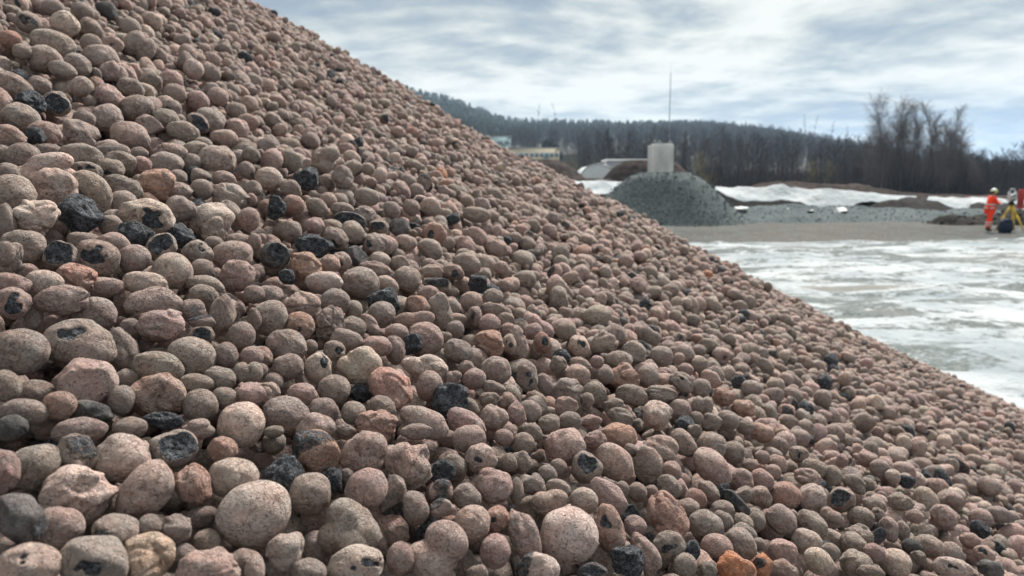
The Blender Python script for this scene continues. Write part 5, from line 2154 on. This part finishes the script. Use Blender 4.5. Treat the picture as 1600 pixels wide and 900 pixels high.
# x to the tripod, y away from the camera; standing on the left leg, the other stepping towards the tripod
J = dict(pel=(0, 0, .95), wa=(.01, 0, 1.10), ch=(.04, 0, 1.32), nk=(.07, 0, 1.49), hd=(.115, 0, 1.60), ht=(.125, 0, 1.71),
         shl=(.05, -.17, 1.42), ell=(.14, -.22, 1.17), wrl=(.34, -.16, 1.20),
         shr=(.05, .17, 1.42), elr=(.17, .22, 1.18), wrr=(.37, .12, 1.27),
         hl=(-.01, -.10, .90), kl=(-.05, -.11, .49), al=(-.14, -.11, .09), tl=(.0, -.11, .04),
         hr=(.02, .10, .90), kr=(.13, .11, .52), ar=(.10, .12, .09), tr=(.24, .12, .04))
names = list(J); ix = {k: i for i, k in enumerate(names)}
E = [('pel', 'wa'), ('wa', 'ch'), ('ch', 'nk'), ('nk', 'hd'), ('hd', 'ht'), ('ch', 'shl'), ('shl', 'ell'), ('ell', 'wrl'), ('ch', 'shr'), ('shr', 'elr'), ('elr', 'wrr'),
     ('pel', 'hl'), ('hl', 'kl'), ('kl', 'al'), ('al', 'tl'), ('pel', 'hr'), ('hr', 'kr'), ('kr', 'ar'), ('ar', 'tr')]
RB = dict(pel=.13, wa=.115, ch=.135, nk=.055, hd=(.085, .095), ht=(.075, .085), shl=.065, ell=.042, wrl=.028, shr=.065, elr=.042, wrr=.028, hl=.085, kl=.06, al=.045, tl=.035, hr=.085, kr=.06, ar=.045, tr=.035)
body = skin_body('body', [J[k] for k in names], [(ix[a], ix[b2]) for a, b2 in E], [RB[k] for k in names], M_SKIN, W0)


def sub_chain(name, keys, edges, rad, mat, extra=None, root=0):
    pts = [J[k] if isinstance(k, str) else k for k in keys]
    return skin_body(name, pts, edges, rad, mat, W0, root)


sub_chain('jacket', [(.0, 0, .86), 'wa', 'ch', (.065, 0, 1.46), 'shl', 'ell', (.30, -.17, 1.195), 'shr', 'elr', (.33, .135, 1.255)],
          [(0, 1), (1, 2), (2, 3), (2, 4), (4, 5), (5, 6), (2, 7), (7, 8), (8, 9)],
          [(.185, .20), (.165, .185), (.17, .20), .08, .092, .072, .058, .092, .072, .058], M_HIVIS)
sub_chain('trousers', [(0, 0, .92), 'hl', 'kl', (-.13, -.11, .14), 'hr', 'kr', (.10, .12, .14)],
          [(0, 1), (1, 2), (2, 3), (0, 4), (4, 5), (5, 6)], [(.15, .17), .12, .092, .095, .12, .092, .095], M_HIVIS)
for sx, k, kt in ((-1, 'al', 'tl'), (1, 'ar', 'tr')):
    a_, t2 = J[k], J[kt]
    sub_chain('boot', [(a_[0], a_[1], .16), (a_[0], a_[1], .065), (t2[0], t2[1], .045)], [(0, 1), (1, 2)], [.062, .060, .048], M_BOOT, root=1)


def ring(name, c, rx_, ry_, h_, tilt=0.0, mat=M_REFL):
    a = np.linspace(0, 2 * math.pi, 28, endpoint=False); V = []
    for z_ in (-h_, h_):
        for q in a:
            V.append([c[0] + rx_ * math.cos(q), c[1] + ry_ * math.sin(q), c[2] + z_ + tilt * math.cos(q)])
    Q = [[i, (i + 1) % 28, 28 + (i + 1) % 28, 28 + i] for i in range(28)]
    mb = MB(); mb.add(np.array(V), Q); o = mb.build(name, mat, W0, smooth=True)
    so = o.modifiers.new('thickness', 'SOLIDIFY'); so.thickness = .006; so.offset = 1
    return o


ring('reflective_band', (.015, 0, 1.12), .176, .197, .026)
ring('reflective_band', (.0, 0, .985), .178, .200, .026)
ring('reflective_band', (-.105, -.11, .27), .095, .095, .028); ring('reflective_band', (-.085, -.11, .38), .094, .094, .025)
ring('reflective_band', (.11, .117, .27), .095, .095, .028); ring('reflective_band', (.118, .114, .38), .094, .094, .025)
# helmet, hair, face
Dh, Fh = ico(4)
Vh = Dh[:, :] * [.128, .118, .115]; top = Vh[:, 2] > -.005
fm = (Dh[Fh][:, :, 2] > -.05).all(1)
ids, inv = np.unique(Fh[fm], return_inverse=True)
hc = np.array([.125, 0, 1.675])
hm = obj('helmet', mesh_np('helmet', Vh[ids] + hc, inv.reshape(-1, 3)), M_HELM, W0)
so = hm.modifiers.new('thickness', 'SOLIDIFY'); so.thickness = .008
mb = MB(); a = np.linspace(-1.1, 1.1, 12)
V = np.array([[hc[0] + rr4 * math.cos(q), hc[1] + rr4 * .92 * math.sin(q), hc[2] - (.004 if rr4 < .13 else .022)] for rr4 in (.120, .185) for q in a])
mb.add(V, [[i, i + 1, 12 + i + 1, 12 + i] for i in range(11)]); br = mb.build('brim', M_HELM, hm); so = br.modifiers.new('t', 'SOLIDIFY'); so.thickness = .006
a = np.linspace(0, 2 * math.pi, 26); mb = MB()
mb.tube(np.stack([hc[0] + .131 * np.cos(a), hc[1] + .121 * np.sin(a), np.full(26, hc[2] + .02)], 1), .013, 6, cap=False); mb.build('helmet_band', M_HELMY, hm)
for s_ in (-1, 1):
    mb = MB(); mb.tube([[hc[0] - .01, s_ * .115, 1.625], [hc[0] - .01, s_ * .15, 1.625]], [.045, .038], 12); mb.build('ear_defender', M_HELMY, hm)
Vh = Dh * [.105, .098, .075] + [.105, 0, 1.61]; fm = (Dh[Fh][:, :, 0] < .1).all(1); ids, inv = np.unique(Fh[fm], return_inverse=True)
obj('hair', mesh_np('hair', Vh[ids], inv.reshape(-1, 3)), M_HAIR, W0)
mb = MB()
mb.tube([[.20, 0, 1.625], [.232, 0, 1.60], [.205, 0, 1.595]], [.010, .016, .012], 6); mb.build('nose', M_SKIN, W0, smooth=True)
for s_ in (-1, 1):
    V = Dh * .011 + [.203, s_ * .034, 1.632]; obj('eye', mesh_np('eye', V, Fh), M_BLACK, W0)
mb = MB(); mb.box((.203, 0, 1.562), (.006, .024, .004)); mb.build('mouth', mat_simple('lips', (.35, .14, .12)), W0)
# hands: a palm with four curled fingers and a thumb, reaching for the instrument
for w__, s_ in (('wrl', -1), ('wrr', 1)):
    wx, wy, wz = J[w__]
    pts = [(wx - .03, wy, wz), (wx + .03, wy, wz + .005), (wx + .085, wy, wz + .005)]; ed = [(0, 1), (1, 2)]; rd = [.026, (.040, .022), (.042, .018)]
    for f in range(4):
        y_ = wy + (f - 1.5) * .021; L = [.034, .040, .037, .028][f]
        b0 = len(pts)
        pts += [(wx + .095, y_, wz + .004), (wx + .095 + L, y_, wz - .006), (wx + .09 + L * 1.6, y_, wz - .03)]
        ed += [(2, b0), (b0, b0 + 1), (b0 + 1, b0 + 2)]; rd += [.0095, .0085, .007]
    b0 = len(pts); pts += [(wx + .04, wy - s_ * .045, wz - .005), (wx + .075, wy - s_ * .062, wz - .018)]; ed += [(1, b0), (b0, b0 + 1)]; rd += [.012, .009]
    skin_body('hand', pts, ed, rd, M_SKIN, W0, 0, 1)

# ---- the air between here and the hills
HZ = 0.5 / 900 * .36
m = bpy.data.materials.new('pale_air'); m.use_nodes = True
m.node_tree.nodes.clear(); t = NT(m.node_tree)
pv = t.n('ShaderNodeVolumePrincipled', i_Color=(.56, .76, 1.0, 1), i_Density=HZ, i_Anisotropy=.2)
mo = t.n('ShaderNodeOutputMaterial'); t.link(pv.outputs[0], mo.inputs['Volume'])
mb = MB(); mb.box((0, 0, 110), (5600, 5600, 112))
o = mb.build('haze', m); tag(o, 'thin pale blue air fading the far hills', 'haze', kind='stuff')
